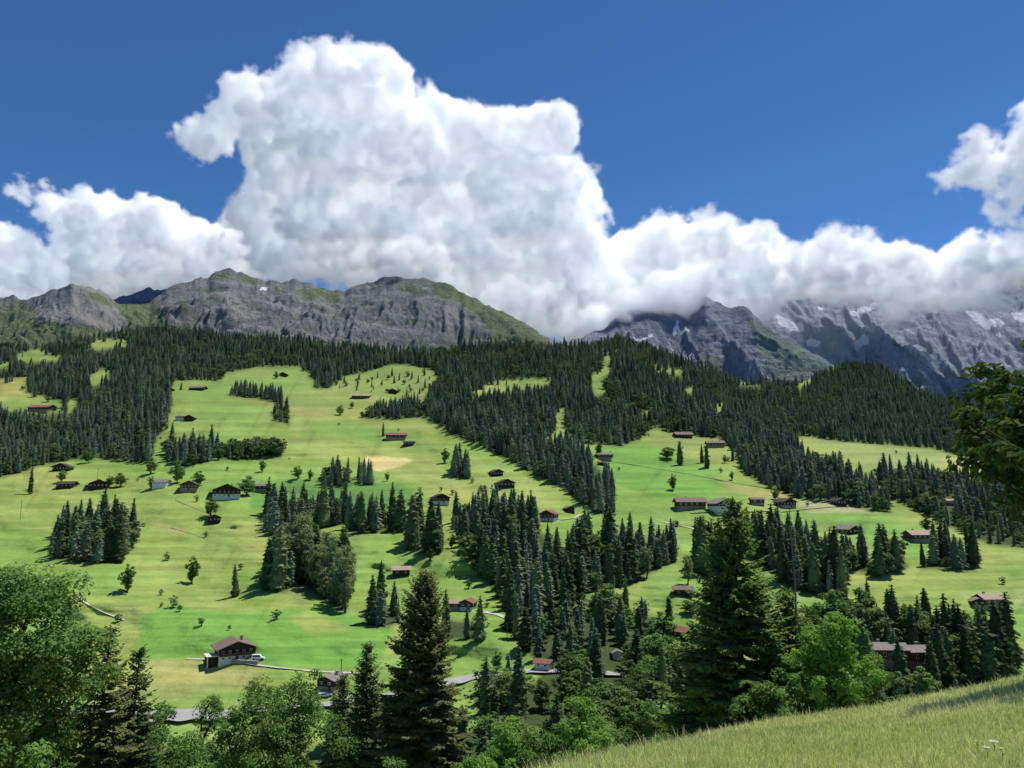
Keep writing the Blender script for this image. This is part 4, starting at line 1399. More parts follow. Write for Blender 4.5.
near_tree('maple_tree', 778, 668, 33, bl(37, 1.7, .05, 60, 115, 0.14, clump_r=0.23), 'leaf_near', 'bark', 'bushy maple sapling at the foot of the fresh green fir', 'maple')
near_tree('maple_tree', 690, 668, 44, bl(38, 2.0, .05, 70, 115, 0.16, clump_r=0.23), 'leaf_near', 'bark', 'leafy sapling under the low dark fir', 'maple')
near_tree('maple_tree', 870, 668, 36, bl(39, 1.5, .05, 50, 99, 0.15, clump_r=0.28, gap=.3), 'leaf', 'bark', 'thin maple sapling at the outer end of the thicket', 'maple')

# boughs reaching in from the side, then an unseen tree added for its shadow
for (x, y, H, R, bs_, cl_, sd_, lab) in ((17.3, 19.6, 11.2, 4.3, .03, 330, 45, 'shady maple whose dark boughs reach in over the meadow'),
                                    (14.1, 15.4, 8.6, 3.6, .12, 170, 46, 'unseen maple added beside the shady one to widen the shadow on the meadow')):
    z = float(near(x, y)) - .2
    cr, tk = broadleaf(sd_, H, R, bs_, cl_, 110, .25, clump_r=.13, gap=.08, limbs=18, flat=.6)
    o = empty('maple_tree', (x, y, z), 0.4)
    link('trunk', tk.mesh('trunk', [M['bark']], True), o)
    link('crown', cr.mesh('crown', [M['leaf_dark']]), o)
    tag(o, lab, 'maple')

# dead trunk
p = (float(st(795, 600)[0]) * 37.5, 37.5)
z = float(near(*p)) - .3
H = float(st(795, 508)[1]) * 37.5 - z
r = np.random.default_rng(5)
mb = MB()
zs = np.linspace(0, H, 12)
mb.tube(np.c_[.05 * np.sin(zs), .04 * np.cos(zs * .8), zs], .09 * (1 - zs / H * .9) + .005, 7)
o = tag(empty('dead_tree', (*p, z)), 'bare grey dead trunk sticking up behind the thicket', 'dead tree')
link('trunk', mb.mesh('trunk', [M['bark_pale']], True), o)
for i in range(22):
    h = H * r.uniform(.35, .97)
    a = r.uniform(0, 6.28)
    l = r.uniform(.25, .9) * (1.2 - h / H)
    t = np.linspace(0, 1, 5)
    b = MB()
    b.tube(np.c_[np.cos(a) * l * t, np.sin(a) * l * t, h + l * (.3 * t - .5 * t * t)], .018 * (1 - t * .8) + .003, 4)
    link('branch', b.mesh('branch', [M['bark_pale']], True), o)

# ------------------------------------------------------------------ houses
def chalet(u, v, wpx, label, cat='chalet', kind='gable', rz=0.0, roof='roof_brown', wall='timber_dark', base='plaster', hb=1.5, hw=2.6, ratio=1.25, pitch=24, chimney=True, windows=True, balcony=False, name='chalet', annex=False):
    p = land(u, v)
    w_m = wpx * p[1] / F
    if kind == 'gable':
        w = w_m / 1.12
        l = w * ratio
    else:
        l = w_m / 1.06
        w = l / ratio
    big = wpx >= 17
    k = min(1.0, max(w, l) / 9.0)
    hb, hw = hb * max(k, .45), hw * max(k, .6)
    if base == 'plaster' and 'white' not in label:
        base = 'old_plaster'
    if not base:
        hb = 0.0
    o = tag(empty(name, p, math.radians(rz + (90 if kind == 'long' else 0))), label, cat)
    hx, hy = w / 2, l / 2
    rise = hx * math.tan(math.radians(pitch))
    tz = hb + hw
    if base:
        b = MB()
        b.box(-hx, hx, -hy, hy, -0.30 * l, hb)
        link('base', b.mesh('base', [M[base]]), o)
    b = MB()
    q = .12 if base else 0
    z0 = hb + .003 if base else -0.3 * l
    V = []
    for yy in (-hy - q, hy + q):
        V += [(-hx - q, yy, z0), (hx + q, yy, z0), (hx + q, yy, tz), (0, yy, tz + rise), (-hx - q, yy, tz)]
    b.add(V, [(0, 1, 2, 4)], 0)
    b = MB()
    b.add(V, [(0, 1, 6, 5), (1, 2, 7, 6), (4, 0, 5, 9)], 0)
    b.add(V, [(0, 4, 3, 2, 1)], 0)
    b.add(V, [(5, 6, 7, 8, 9)], 0)
    link('wall', b.mesh('wall', [M[wall]]), o)
    ov, th = 0.09 * w + .35, .12 + .012 * w
    b = MB()
    sl = math.tan(math.radians(pitch))
    for sg in (-1, 1):
        x1 = sg * (hx + ov)
        zt, ze = tz + rise + .1, tz + rise + .1 - (hx + ov) * sl
        A = []
        for yy in (-hy - ov * 1.15, hy + ov * 1.15):
            A += [(0.002 * sg, yy, zt), (x1, yy, ze), (x1, yy, ze + th), (0.002 * sg, yy, zt + th)]
        b.add(A, [(0, 1, 2, 3), (7, 6, 5, 4), (0, 4, 5, 1), (3, 2, 6, 7), (1, 5, 6, 2)], 0)
    rf = link('roof', b.mesh('roof', [M[roof]]), o)
    if chimney and big:
        b = MB()
        b.box(.18 * w, .18 * w + .8, .1 * l, .1 * l + .8, tz + rise * .4, tz + rise + .9)
        b.box(.18 * w - .12, .18 * w + .92, .1 * l - .12, .1 * l + .92, tz + rise + .903, tz + rise + 1.05)
        link('chimney', b.mesh('chimney', [M['stone']]), rf)
    if windows and wpx >= 11:
        nlev = [(hb * .38, hb * .42, hb)] if base else []
        nlev.append((hb + hw * .30, hw * .42, tz))
        nw = max(2, min(6, int(w / 2.3)))
        for (zz, hh, _) in nlev:
            onbase = zz < hb
            off = 0.02 if onbase else q + .02
            for i in range(nw):
                if onbase and i == nw // 2:
                    continue
                xc = -hx + w * (i + .5) / nw
                ww = min(1.0, w / nw * .5)
                b = MB()
                b.box(xc - ww / 2, xc + ww / 2, -hy - off - .05, -hy - off, zz, zz + hh)
                wn = link('window', b.mesh('window', [M['frame']]), o)
                b = MB()
                for sx in (-1, 1):
                    b.box(xc + sx * ww * .23 - ww * .18, xc + sx * ww * .23 + ww * .18, -hy - off - .07, -hy - off - .052, zz + hh * .1, zz + hh * .9)
                link('pane', b.mesh('pane', [M['glass']]), wn)
        if base:
            xc = -hx + w * (nw // 2 + .5) / nw
            b = MB()
            b.box(xc - .5, xc + .5, -hy - .08, -hy - .02, .05, min(2.1, hb * .9))
            link('door', b.mesh('door', [M['timber_brown']]), o)
        ns = max(2, min(5, int(l / 3)))
        for sg in (-1, 1):
            for i in range(ns):
                yc = -hy + l * (i + .5) / ns
                xx = sg * (hx + q + .02)
                b = MB()
                b.box(min(xx, xx + sg * .05), max(xx, xx + sg * .05), yc - .5, yc + .5, hb + hw * .3, hb + hw * .72)
                wn = link('window', b.mesh('window', [M['frame']]), o)
                b = MB()
                x2 = xx + sg * .052
                b.box(min(x2, x2 + sg * .02), max(x2, x2 + sg * .02), yc - .4, yc + .4, hb + hw * .34, hb + hw * .68)
                link('pane', b.mesh('pane', [M['glass']]), wn)
    if balcony:
        b = MB()
        y0, y1 = -hy - 1.5, -hy - q - .03
        b.box(-hx, hx, y0, y1, hb + .02, hb + .17)
        b.box(-hx, hx, y0, y0 + .08, hb + .173, hb + 1.0)
        for xx in (-hx, 0, hx - .12):
            b.box(xx + .001, xx + .12, y0 + .083, y0 + .2, hb + .173, hb + hw * .95)
        bc = link('balcony', b.mesh('balcony', [M['timber_brown']]), o)
        b = MB()
        b.box(-hx * .8, hx * .8, y0 - .16, y0 - .01, hb + .85, hb + 1.0)
        link('flower_box', b.mesh('flower_box', [M['geranium']]), bc)
    if annex:
        b = MB()
        x0, x1 = -hx - .32 * w, -hx - q - .02
        b.box(x0, x1, -hy * .55, hy * .5, -2, hb * .95)
        link('annex', b.mesh('annex', [M['timber_dark']]), o)
        b = MB()
        b.box(x0 - .4, x1, -hy * .55 - 1.4, hy * .5 + .3, hb * .953, hb * .953 + .22)
        for yy in (-hy * .55 - 1.2, -hy * .55 - .2):
            b.box(x0, x0 + .18, yy, yy + .18, -2, hb * .95)
        link('terrace', b.mesh('terrace', [M['plaster']]), o)
    return o


HOUSES = [
    dict(u=234, v=658, wpx=35, label='large brown chalet with white ground floor on the lowest pasture', rz=30, roof='roof_brown', balcony=True, ratio=.85, annex=True, hb=1.9, hw=2.5, wall='timber_dark', pitch=20),
    dict(u=226, v=497, wpx=28, label='wide dark chalet with bright white front at the end of the hillside row', rz=22, roof='roof_grey', ratio=1.1, hb=2.2, hw=3.0, balcony=True),
    dict(u=189, v=490, wpx=17, label='brown chalet between two round trees in the hillside row', rz=20, roof='roof_red', wall='timber_brown', ratio=1.3),
    dict(u=161, v=487, wpx=14, label='small white walled house with grey roof in the hillside row', kind='long', roof='roof_grey', wall='plaster', ratio=1.4, cat='house', name='house'),
    dict(u=98, v=487, wpx=19, label='long dark hut with a flag pole look beside the wide bush'.replace('with a flag pole look ', ''), rz=30, roof='roof_dark', base=None, ratio=1.3, cat='hut', name='hut', chimney=False),
    dict(u=67, v=487, wpx=17, label='low dark hut half hidden by a small tree on the pasture', kind='long', roof='roof_dark', base=None, ratio=1.7, cat='hut', name='hut', chimney=False),
    dict(u=63, v=470, wpx=16, label='flat dark hut standing alone under the lower forest edge', kind='gable', rz=10, roof='roof_dark', base=None, ratio=1.0, cat='hut', name='hut', chimney=False),
    dict(u=42, v=411, wpx=23, label='long red roofed farmhouse in the clearing of the upper forest', kind='long', rz=-8, roof='roof_red', wall='timber_brown', ratio=1.8, cat='farmhouse', name='farmhouse'),
    dict(u=170, v=391, wpx=7, label='tiny dark hut at the forest corner on the high pasture', roof='roof_dark', base=None, cat='hut', name='hut'),
    dict(u=198, v=390, wpx=16, label='long low barn with brown roof on the highest pasture', kind='long', rz=-8, roof='roof_brown', base=None, ratio=2.0, cat='barn', name='barn', chimney=False),
    dict(u=182, v=420, wpx=11, label='white walled half of the double barn on the pasture', kind='long', roof='roof_dark', wall='plaster', base=None, ratio=1.5, cat='barn', name='barn'),
    dict(u=190, v=420, wpx=10, label='dark wooden half of the double barn on the pasture', rz=10, roof='roof_dark', base=None, ratio=1.2, cat='barn', name='barn'),
    dict(u=214, v=521, wpx=12, label='small dark field barn under an egg shaped tree', rz=25, roof='roof_dark', base=None, ratio=1.2, cat='barn', name='barn', chimney=False),
    dict(u=261, v=491, wpx=14, label='grey roofed house half behind the row above the pale copse', kind='long', roof='roof_grey', ratio=1.5, cat='house', name='house'),
    dict(u=284, v=376, wpx=7, label='tiniest dark hut near the rim of the highest pasture', roof='roof_dark', base=None, cat='hut', name='hut'),
    dict(u=361, v=398, wpx=18, label='long pinkish roofed farmhouse among bushes on the high pasture', kind='long', rz=6, roof='roof_pale', base=None, ratio=2.0, cat='farmhouse', name='farmhouse', wall='timber_brown'),
    dict(u=393, v=393, wpx=9, label='dark hut between scattered trees on the rough high pasture', roof='roof_dark', base=None, cat='hut', name='hut'),
    dict(u=396, v=439, wpx=20, label='reddish roofed long barn in the middle of the pastures', kind='long', rz=5, roof='roof_red', wall='timber_dark', ratio=1.8, cat='barn', name='barn', chimney=False),
    dict(u=409, v=445, wpx=11, label='dark flat shed just below the reddish roofed long barn', kind='long', roof='roof_dark', base=None, ratio=1.8, cat='shed', name='shed'),
    dict(u=440, v=503, wpx=16, label='dark chalet with white balcony front beside the spruces under the tan field', rz=18, roof='roof_dark', ratio=1.2, balcony=True),
    dict(u=496, v=475, wpx=11, label='upper of two dark huts on the bright brow of the hill', rz=25, roof='roof_dark', base=None, cat='hut', name='hut'),
    dict(u=505, v=486, wpx=16, label='lower and larger of two dark huts on the bright brow', rz=15, roof='roof_dark', base=None, cat='hut', name='hut', chimney=False),
    dict(u=401, v=574, wpx=17, label='cream roofed barn alone on the green slope under the tree line', kind='long', rz=12, roof='roof_pale', base=None, ratio=1.4, cat='barn', name='barn', chimney=False),
    dict(u=549, v=520, wpx=16, label='red roofed chalet with white trim at the edge of the central wood', rz=-20, roof='roof_red', wall='timber_brown', ratio=1.1),
    dict(u=569, v=511, wpx=9, label='little brown shed behind the red roofed chalet', rz=15, roof='roof_brown', base=None, cat='shed', name='shed'),
    dict(u=604, v=459, wpx=14, label='brown house with pale roof at the wood corner on the green pasture', kind='long', roof='roof_grey', wall='timber_brown', ratio=1.4, cat='house', name='house'),
    dict(u=602, v=465, wpx=8, label='dark low shed just under the house at the wood corner', kind='long', roof='roof_dark', base=None, ratio=1.5, cat='shed', name='shed'),
    dict(u=683, v=437, wpx=17, label='long dark farmhouse under the forest on the top pasture', kind='long', rz=6, roof='roof_brown', base=None, ratio=1.7, cat='farmhouse', name='farmhouse'),
    dict(u=715, v=447, wpx=17, label='brown farmhouse with pale gable at the forest corner of the top pasture', kind='long', rz=-4, roof='roof_brown', ratio=1.7, wall='timber_brown', cat='farmhouse', name='farmhouse'),
    dict(u=690, v=508, wpx=29, label='long brown roofed farmhouse with dark timber front on the green slope', kind='long', rz=3, roof='roof_brown', wall='timber_brown', ratio=2.0, hb=1.4, hw=3.2, cat='farmhouse', name='farmhouse', pitch=28),
    dict(u=722, v=510, wpx=22, label='dark chalet with white lower storey next to the long farmhouse', rz=10, roof='roof_grey', wall='timber_dark', ratio=1.2, hb=2.6, hw=2.2),
    dict(u=757, v=505, wpx=13, label='low brown house half behind the tip of the tall fir', kind='long', roof='roof_brown', wall='timber_brown', ratio=1.7, cat='house', name='house'),
    dict(u=785, v=507, wpx=16, label='broad dark barn with pale bank beside the forest end', rz=15, roof='roof_dark', base='stone', ratio=1.1, cat='barn', name='barn', chimney=False, hb=1.2),
    dict(u=838, v=504, wpx=11, label='dark hut tucked against the foot of the forest strip', rz=15, roof='roof_dark', base=None, cat='hut', name='hut'),
    dict(u=848, v=533, wpx=16, label='grey roofed small barn on the open slope with nothing around', rz=22, roof='roof_grey', base=None, ratio=1.2, cat='barn', name='barn', chimney=False),
    dict(u=918, v=541, wpx=21, label='pale roofed chalet with red flowers on the open slope', kind='long', rz=6, roof='roof_pale', wall='timber_brown', ratio=1.3),
    dict(u=951, v=505, wpx=10, label='pale roof peeping out of the mixed wood between pastures', kind='long', roof='roof_pale', wall='plaster', ratio=1.4, cat='house', name='house'),
    dict(u=990, v=607, wpx=22, label='pale roofed half of the twin house above the wooded slope', kind='long', rz=8, roof='roof_pale', wall='timber_warm', ratio=1.4, cat='house', name='house'),
    dict(u=978, v=606, wpx=12, label='grey roofed half of the twin house above the wooded slope', rz=-18, roof='roof_grey', wall='timber_dark', ratio=1.1, cat='house', name='house'),
    dict(u=1018, v=660, wpx=16, label='grey roof at the picture edge below the wooded slope', kind='long', roof='roof_grey', wall='plaster', ratio=1.4, cat='house', name='house'),
    dict(u=683, v=594, wpx=18, label='small brown hut at the foot of the thin pale tree', kind='long', rz=-8, roof='roof_brown', base=None, ratio=1.5, cat='hut', name='hut', chimney=False),
    dict(u=684, v=636, wpx=16, label='hut with orange roof and dark gable on the slope beside the tall fir', rz=30, roof='roof_red', wall='timber_dark', base=None, ratio=1.2, cat='hut', name='hut', chimney=False),
    dict(u=544, v=669, wpx=15, label='small orange roofed house with white wall by the valley road', kind='long', rz=-25, roof='roof_red', wall='plaster', ratio=1.3, cat='house', name='house'),
    dict(u=617, v=658, wpx=9, label='small white cottage buried in the gorge wood', roof='roof_grey', wall='plaster', cat='cottage', name='cottage'),
    dict(u=452, v=609, wpx=14, label='pinkish roofed house at the near end of the lane behind spruces', kind='long', roof='roof_pale', wall='timber_brown', ratio=1.5, cat='house', name='house'),
    dict(u=468, v=609, wpx=14, label='reddish house with white edge at the bend of the lane', rz=-15, roof='roof_red', wall='timber_brown', ratio=1.2, cat='house', name='house'),
    dict(u=331, v=688, wpx=19, label='grey barn with light roof edge beside the valley road'.replace('light roof edge', 'flat pitched roof'), rz=-18, roof='roof_grey', wall='timber_dark', base='plaster', ratio=1.2, cat='barn', name='barn', pitch=20, hb=1.6),
    dict(u=886, v=666, wpx=34, label='grey roofed end of the long building in the spruce wood', kind='long', rz=-6, roof='roof_grey', wall='timber_warm', ratio=1.5, hb=3, hw=3.5, cat='lodge', name='lodge', pitch=20),
    dict(u=925, v=668, wpx=36, label='longer grey roofed wing with warm timber wall in the spruce wood', kind='long', rz=4, roof='roof_grey', wall='timber_warm', ratio=1.7, hb=3, hw=3.5, cat='lodge', name='lodge', pitch=20),
    dict(u=823, v=650, wpx=14, label='brown roof showing just behind the leafy thicket', kind='long', roof='roof_red', wall='timber_warm', ratio=1.4, cat='house', name='house'),
]
for h in HOUSES:
    chalet(**h)

# wall and van by the lowest chalet
p0, p1 = land(216, 662), land(258, 665)
d = (p1 - p0)
ln = float(np.linalg.norm(d[:2]))
b = MB()
b.box(0, ln, -.3, .3, -2.0, 1.2)
b.box(-.1, ln + .1, -.42, .42, 1.203, 1.38)
tag(tag(link('retaining_wall', b.mesh('retaining_wall', [M['stone']])), 'grey stone retaining wall below the large brown chalet', 'wall'))
o = D.objects['retaining_wall']
o.location = [float(x) for x in p0]
o.rotation_euler = (0, -math.asin(d[2] / np.linalg.norm(d)), math.atan2(d[1], d[0]))


def car(u, v, label, rz, van=False):
    o = tag(empty('parked_car', land(u, v) + [0, 0, .05], math.radians(rz)), label, 'car')
    b = MB()
    hh = 1.9 if van else 1.4
    prof = [(-2.2, .35), (-2.25, .8), (-2.1, hh * .98), (-1.9, hh), (.7 if van else .3, hh), (1.2, .98), (2.1, .85), (2.25, .6), (2.2, .35)]
    n = len(prof)
    V = [(x, -.85, z) for x, z in prof] + [(x, .85, z) for x, z in prof]
    b.add(V, [(i, (i + 1) % n, n + (i + 1) % n, n + i) for i in range(n)])
    b.add(V, [tuple(range(n))[::-1]])
    b.add(V, [tuple(range(n, 2 * n))])
    link('body', b.mesh('body', [M['vehicle']]), o)
    for sg in (-1, 1):
        b = MB()
        b.add([(-1.7, sg * .86, hh * .6), (.75, sg * .86, hh * .6), (.4, sg * .86, hh * .92), (-1.7, sg * .86, hh * .92)], [(0, 1, 2, 3)])
        link('window', b.mesh('window', [M['glass']]), o)
        for xx in (-1.4, 1.4):
            b = MB()
            b.tube([(xx, sg * .70, .33), (xx, sg * .9, .33)], [.33, .33], 14)
            link('wheel', b.mesh('wheel', [M['rubber']]), o)
    return o


car(258, 660, 'white van parked beside the large brown chalet', 10, True)
car(325, 697, 'white car parked below the grey barn at the valley road', 20)

# boulders / pale cliff in the gorge and near chalet
def boulder(u, v, wpx, hpx, label, seed):
    p = land(u, v)
    w, h = wpx * p[1] / F, hpx * p[1] / F
    b = MB()
    th, ph = np.meshgrid(np.linspace(0, 2 * np.pi, 40, endpoint=False), np.linspace(0, np.pi, 24), indexing='ij')
    nv = np.stack([np.cos(th) * np.sin(ph), np.sin(th) * np.sin(ph), np.cos(ph)], -1)
    rr = 1 + .28 * fbm(nv[..., 0] * 1.6, nv[..., 1] * 1.6, nv[..., 2] * 1.6 + seed, 5, seed)
    q = np.sign(nv) * np.abs(nv) ** .75 * rr[..., None] * [w / 2, w / 3, h * .55]
    i, j = np.meshgrid(np.arange(40), np.arange(23), indexing='ij')
    f = np.stack([i * 24 + j, i * 24 + j + 1, ((i + 1) % 40) * 24 + j + 1, ((i + 1) % 40) * 24 + j], -1).reshape(-1, 4)
    b.add(q.reshape(-1, 3) + [0, 0, h * .2], f)
    o = tag(link('rock_outcrop', b.mesh('rock_outcrop', [M['stone']], False)), label, 'rock')
    o.location = [float(x) for x in p]


boulder(604, 602, 10, 10, 'pale rock face showing beside the mossy clearing in the gorge wood', 3)
boulder(604, 580, 9, 8, 'weathered rock step above the mossy clearing in the central wood', 5)


# ------------------------------------------------------------------ roads and paths
def strip(name, px, width, mt, lift=0.16):
    px = np.array(px, float)
    seg = np.r_[0, np.cumsum(np.hypot(*np.diff(px, axis=0).T))]
    q = np.linspace(0, seg[-1], max(8, int(seg[-1] / 2.0)))
    u, v = np.interp(q, seg, px[:, 0]), np.interp(q, seg, px[:, 1])
    ker = np.ones(5) / 5
    if len(u) > 12:
        u[2:-2], v[2:-2] = np.convolve(u, ker, 'valid'), np.convolve(v, ker, 'valid')
    P = land(u, v)
    t = nrm(np.gradient(P, axis=0) * [1, 1, 0])
    sd = np.stack([-t[:, 1], t[:, 0], 0 * t[:, 0]], -1)
    wv = width * (1 + .12 * np.sin(q * .21))[:, None]
    zc = P[:, 2].copy()
    if len(zc) > 12:
        zc = np.r_[zc[:2], np.convolve(zc, np.ones(5) / 5, 'valid'), zc[-2:]]
    A = []
    for off in (-.5, 0, .5):
        e = P + sd * off * wv
        A.append(np.stack([e[:, 0], e[:, 1], zc + lift], -1))
    A = np.array(A)
    b = MB()
    b.add(A.reshape(-1, 3), grid_faces(3, A.shape[1]))
    return tag(link(name, b.mesh(name, [M[mt]], True)), kind='structure')


strip('road', [(60, 712), (150, 717), (240, 712), (330, 704), (420, 690), (470, 678), (530, 671), (575, 671), (640, 676), (720, 690)], 7.5, 'asphalt', .35)
strip('parking_area', [(150, 716), (200, 714), (245, 713)], 16, 'asphalt', .45)
strip('path', [(76, 594), (84, 602), (96, 609), (110, 615), (124, 620)], 1.3, 'gravel')
strip('path', [(484, 612), (500, 615), (510, 620), (517, 628)], 3.0, 'gravel')
strip('path', [(186, 659), (215, 660), (240, 662), (262, 666), (320, 672), (372, 674)], 1.8, 'gravel')
strip('path', [(660, 521), (676, 525), (692, 528), (700, 531)], 2.4, 'gravel')
strip('path', [(690, 513), (710, 512), (735, 512), (770, 511)], 4.0, 'gravel')
strip('path', [(176, 500), (190, 506), (205, 512)], 1.0, 'track')
strip('path', [(172, 528), (190, 533), (206, 539)], 1.0, 'track')
strip('path', [(560, 520), (575, 518), (580, 514)], 2.0, 'gravel')
strip('path', [(780, 512), (800, 510), (830, 507), (870, 506)], 2.5, 'track')
strip('path', [(600, 460), (640, 466), (700, 476), (740, 484), (790, 492)], 1.4, 'track')


# ------------------------------------------------------------------ poles
def pole(u, v, hpx, label):
    p = land(u, v)
    h = hpx * p[1] / F
    o = tag(empty('utility_pole', p), label, 'pole')
    b = MB()
    b.tube([(0, 0, -.5), (0, 0, h)], [.16, .11], 8)
    link('shaft', b.mesh('shaft', [M['pole']], True), o)
    b = MB()
    b.box(-.7, .7, -.06, .06, h * .9, h * .9 + .14)
    link('crossarm', b.mesh('crossarm', [M['pole']]), o)


pole(20, 520, 20, 'bare wooden pole on the pasture below the lone brownish spruce')
pole(97, 485, 17, 'thin pole beside the long dark hut')
pole(885, 540, 12, 'thin pole on the slope between the grey barn and pale roofed chalet')
pole(341, 676, 16, 'thin pole next to the grey barn at the valley road')
pole(507, 641, 18, 'thin pole under the bend of the white lane')

# ------------------------------------------------------------------ meadow grass and flowers
def grass():
    r = np.random.default_rng(3)
    Ps = []
    for (y0, y1, dens) in ((3.2, 9, 1300), (9, 16, 620), (16, 26, 300), (26, 40, 170)):
        area = (y1 - y0) * (y1 * 0.78 + 3)
        n = int(area * dens)
        y = r.uniform(y0, y1, n)
        x = r.uniform(-2, y1 * 0.76, n)
        u, v = proj(np.stack([x, y, near(x, y)], -1))
        ok = (u > 430) & (u < 1090) & (v < 860)
        Ps.append(np.stack([x, y], -1)[ok])
    P = np.concatenate(Ps)
    n = len(P)
    x, y = P.T
    z = near(x, y) + .01
    patch = fbm(x / 3.0, y / 3.0, 0, 3, 55)
    h = (0.075 + .035 * patch + r.gamma(2, .02, n)) * r.uniform(.6, 1.2, n)
    tall = r.random(n) < .10
    h = np.where(tall, h * 1.35 + .06, h)
    w = np.maximum(.003, .0007 * y) * r.uniform(.7, 1.4, n)
    a = r.uniform(0, 6.28, n)
    side = np.stack([np.cos(a), np.sin(a), 0 * a], -1)
    b = a + r.uniform(0, 6.28, n)
    bend = h * r.uniform(.1, .7, n)
    bd = np.stack([np.cos(b) * bend, np.sin(b) * bend, 0 * b], -1)
    base = np.stack([x, y, z], -1)
    mid = base + bd * .35 + UP * (h * .6)[:, None]
    tip = base + bd + UP * h[:, None]
    ww = w[:, None]
    V = np.stack([base - side * ww * .5, base + side * ww * .5, mid + side * ww * .45, mid - side * ww * .45, tip], 1)
    bb = np.arange(n)[:, None] * 5
    mb = MB()
    mb.add(V.reshape(-1, 3), bb + np.array([[0, 1, 2, 3]]), 0, 0.5)
    tn = np.clip(.35 + .3 * patch + r.normal(0, .2, n) + np.where(tall, .45, 0), 0, 1)
    mb.t = [np.repeat(tn, 5).astype(np.float32)]
    mb.f.append(bb + np.array([[3, 2, 4]]))
    seed = (tall & (r.random(n) < .6)).astype(np.int32)
    mb.m.append(seed)
    o = link('grass', mb.mesh('grass', [M['grass'], M['seed']]))
    tag(o, kind='stuff')
    return n


print('GRASS', grass())


def umbel(u, v, Y, size, label):
    s, t = (float(q) for q in st(u, v))
    while t * Y - float(near(s * Y, Y)) > .17 and Y < 14:
        Y += .1
    x = s * Y
    z = float(near(x, Y))
    top = t * Y
    h = max(top - z, .12)
    r = np.random.default_rng(int(u))
    o = tag(empty('umbel_flower', (x, Y, z)), label, 'flower')
    b = MB()
    b.tube([(0, 0, 0), (.02, .01, h * .6), (0, 0, h * .92)], [.006, .005, .003], 5)
    for i in range(14):
        a = i * 2.4
        rr = size * math.sqrt((i + .5) / 14) * .5
        b.tube([(0, 0, h * .9), (rr * math.cos(a), rr * math.sin(a), h - .01)], [.002, .001], 3)
    link('stem', b.mesh('stem', [M['stem']]), o)
    b = MB()
    for i in range(14):
        a = i * 2.4
        rr = size * math.sqrt((i + .5) / 14) * .5
        n = 26
        q = r.normal(0, size * .055, (n, 3)) * [1, 1, .35] + [rr * math.cos(a), rr * math.sin(a), h]
        ang = r.uniform(0, 6.28, n)
        T = nrm(np.stack([np.cos(ang), np.sin(ang), r.normal(0, .2, n)], -1))
        b.diamonds(q, T, nrm(UP + r.normal(0, .2, (n, 3))), size * .07, size * .06, .1)
    link('flower_head', b.mesh('flower_head', [M['petal']]), o)


umbel(993, 741, 7.6, .105, 'largest white umbel flower in the meadow grass')
umbel(986, 747, 7.4, .075, 'medium white umbel flower just below the largest one')
umbel(1001, 748, 7.4, .050, 'small white umbel flower at the outer side of the largest one')
umbel(976, 741, 8.4, .035, 'tiny white umbel flower standing apart from the cluster')

# ------------------------------------------------------------------ clouds: volumes with computed density
m = D.materials.new('cloud')
m.use_nodes = True
nt = m.node_tree
nt.nodes.clear()
out = nt.nodes.new('ShaderNodeOutputMaterial')
pv = nt.nodes.new('ShaderNodeVolumeScatter')
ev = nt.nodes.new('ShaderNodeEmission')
ad = nt.nodes.new('ShaderNodeAddShader')
den = nattr(nt, 'density').outputs['Fac']
CD = 0.045
nt.links.new(nmath(nt, 'MULTIPLY', den, CD), pv.inputs['Density'])
pv.inputs['Color'].default_value = (1, 1, 1, 1)
pv.inputs['Anisotropy'].default_value = 0.0
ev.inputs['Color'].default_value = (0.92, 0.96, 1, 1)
nt.links.new(nmath(nt, 'MULTIPLY', den, CD * 0.042), ev.inputs['Strength'])  # added glow in the cloud, standing in for light scattered many times inside
nt.links.new(pv.outputs[0], ad.inputs[0])
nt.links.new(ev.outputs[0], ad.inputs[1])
nt.links.new(ad.outputs[0], out.inputs['Volume'])
M['cloud'] = m


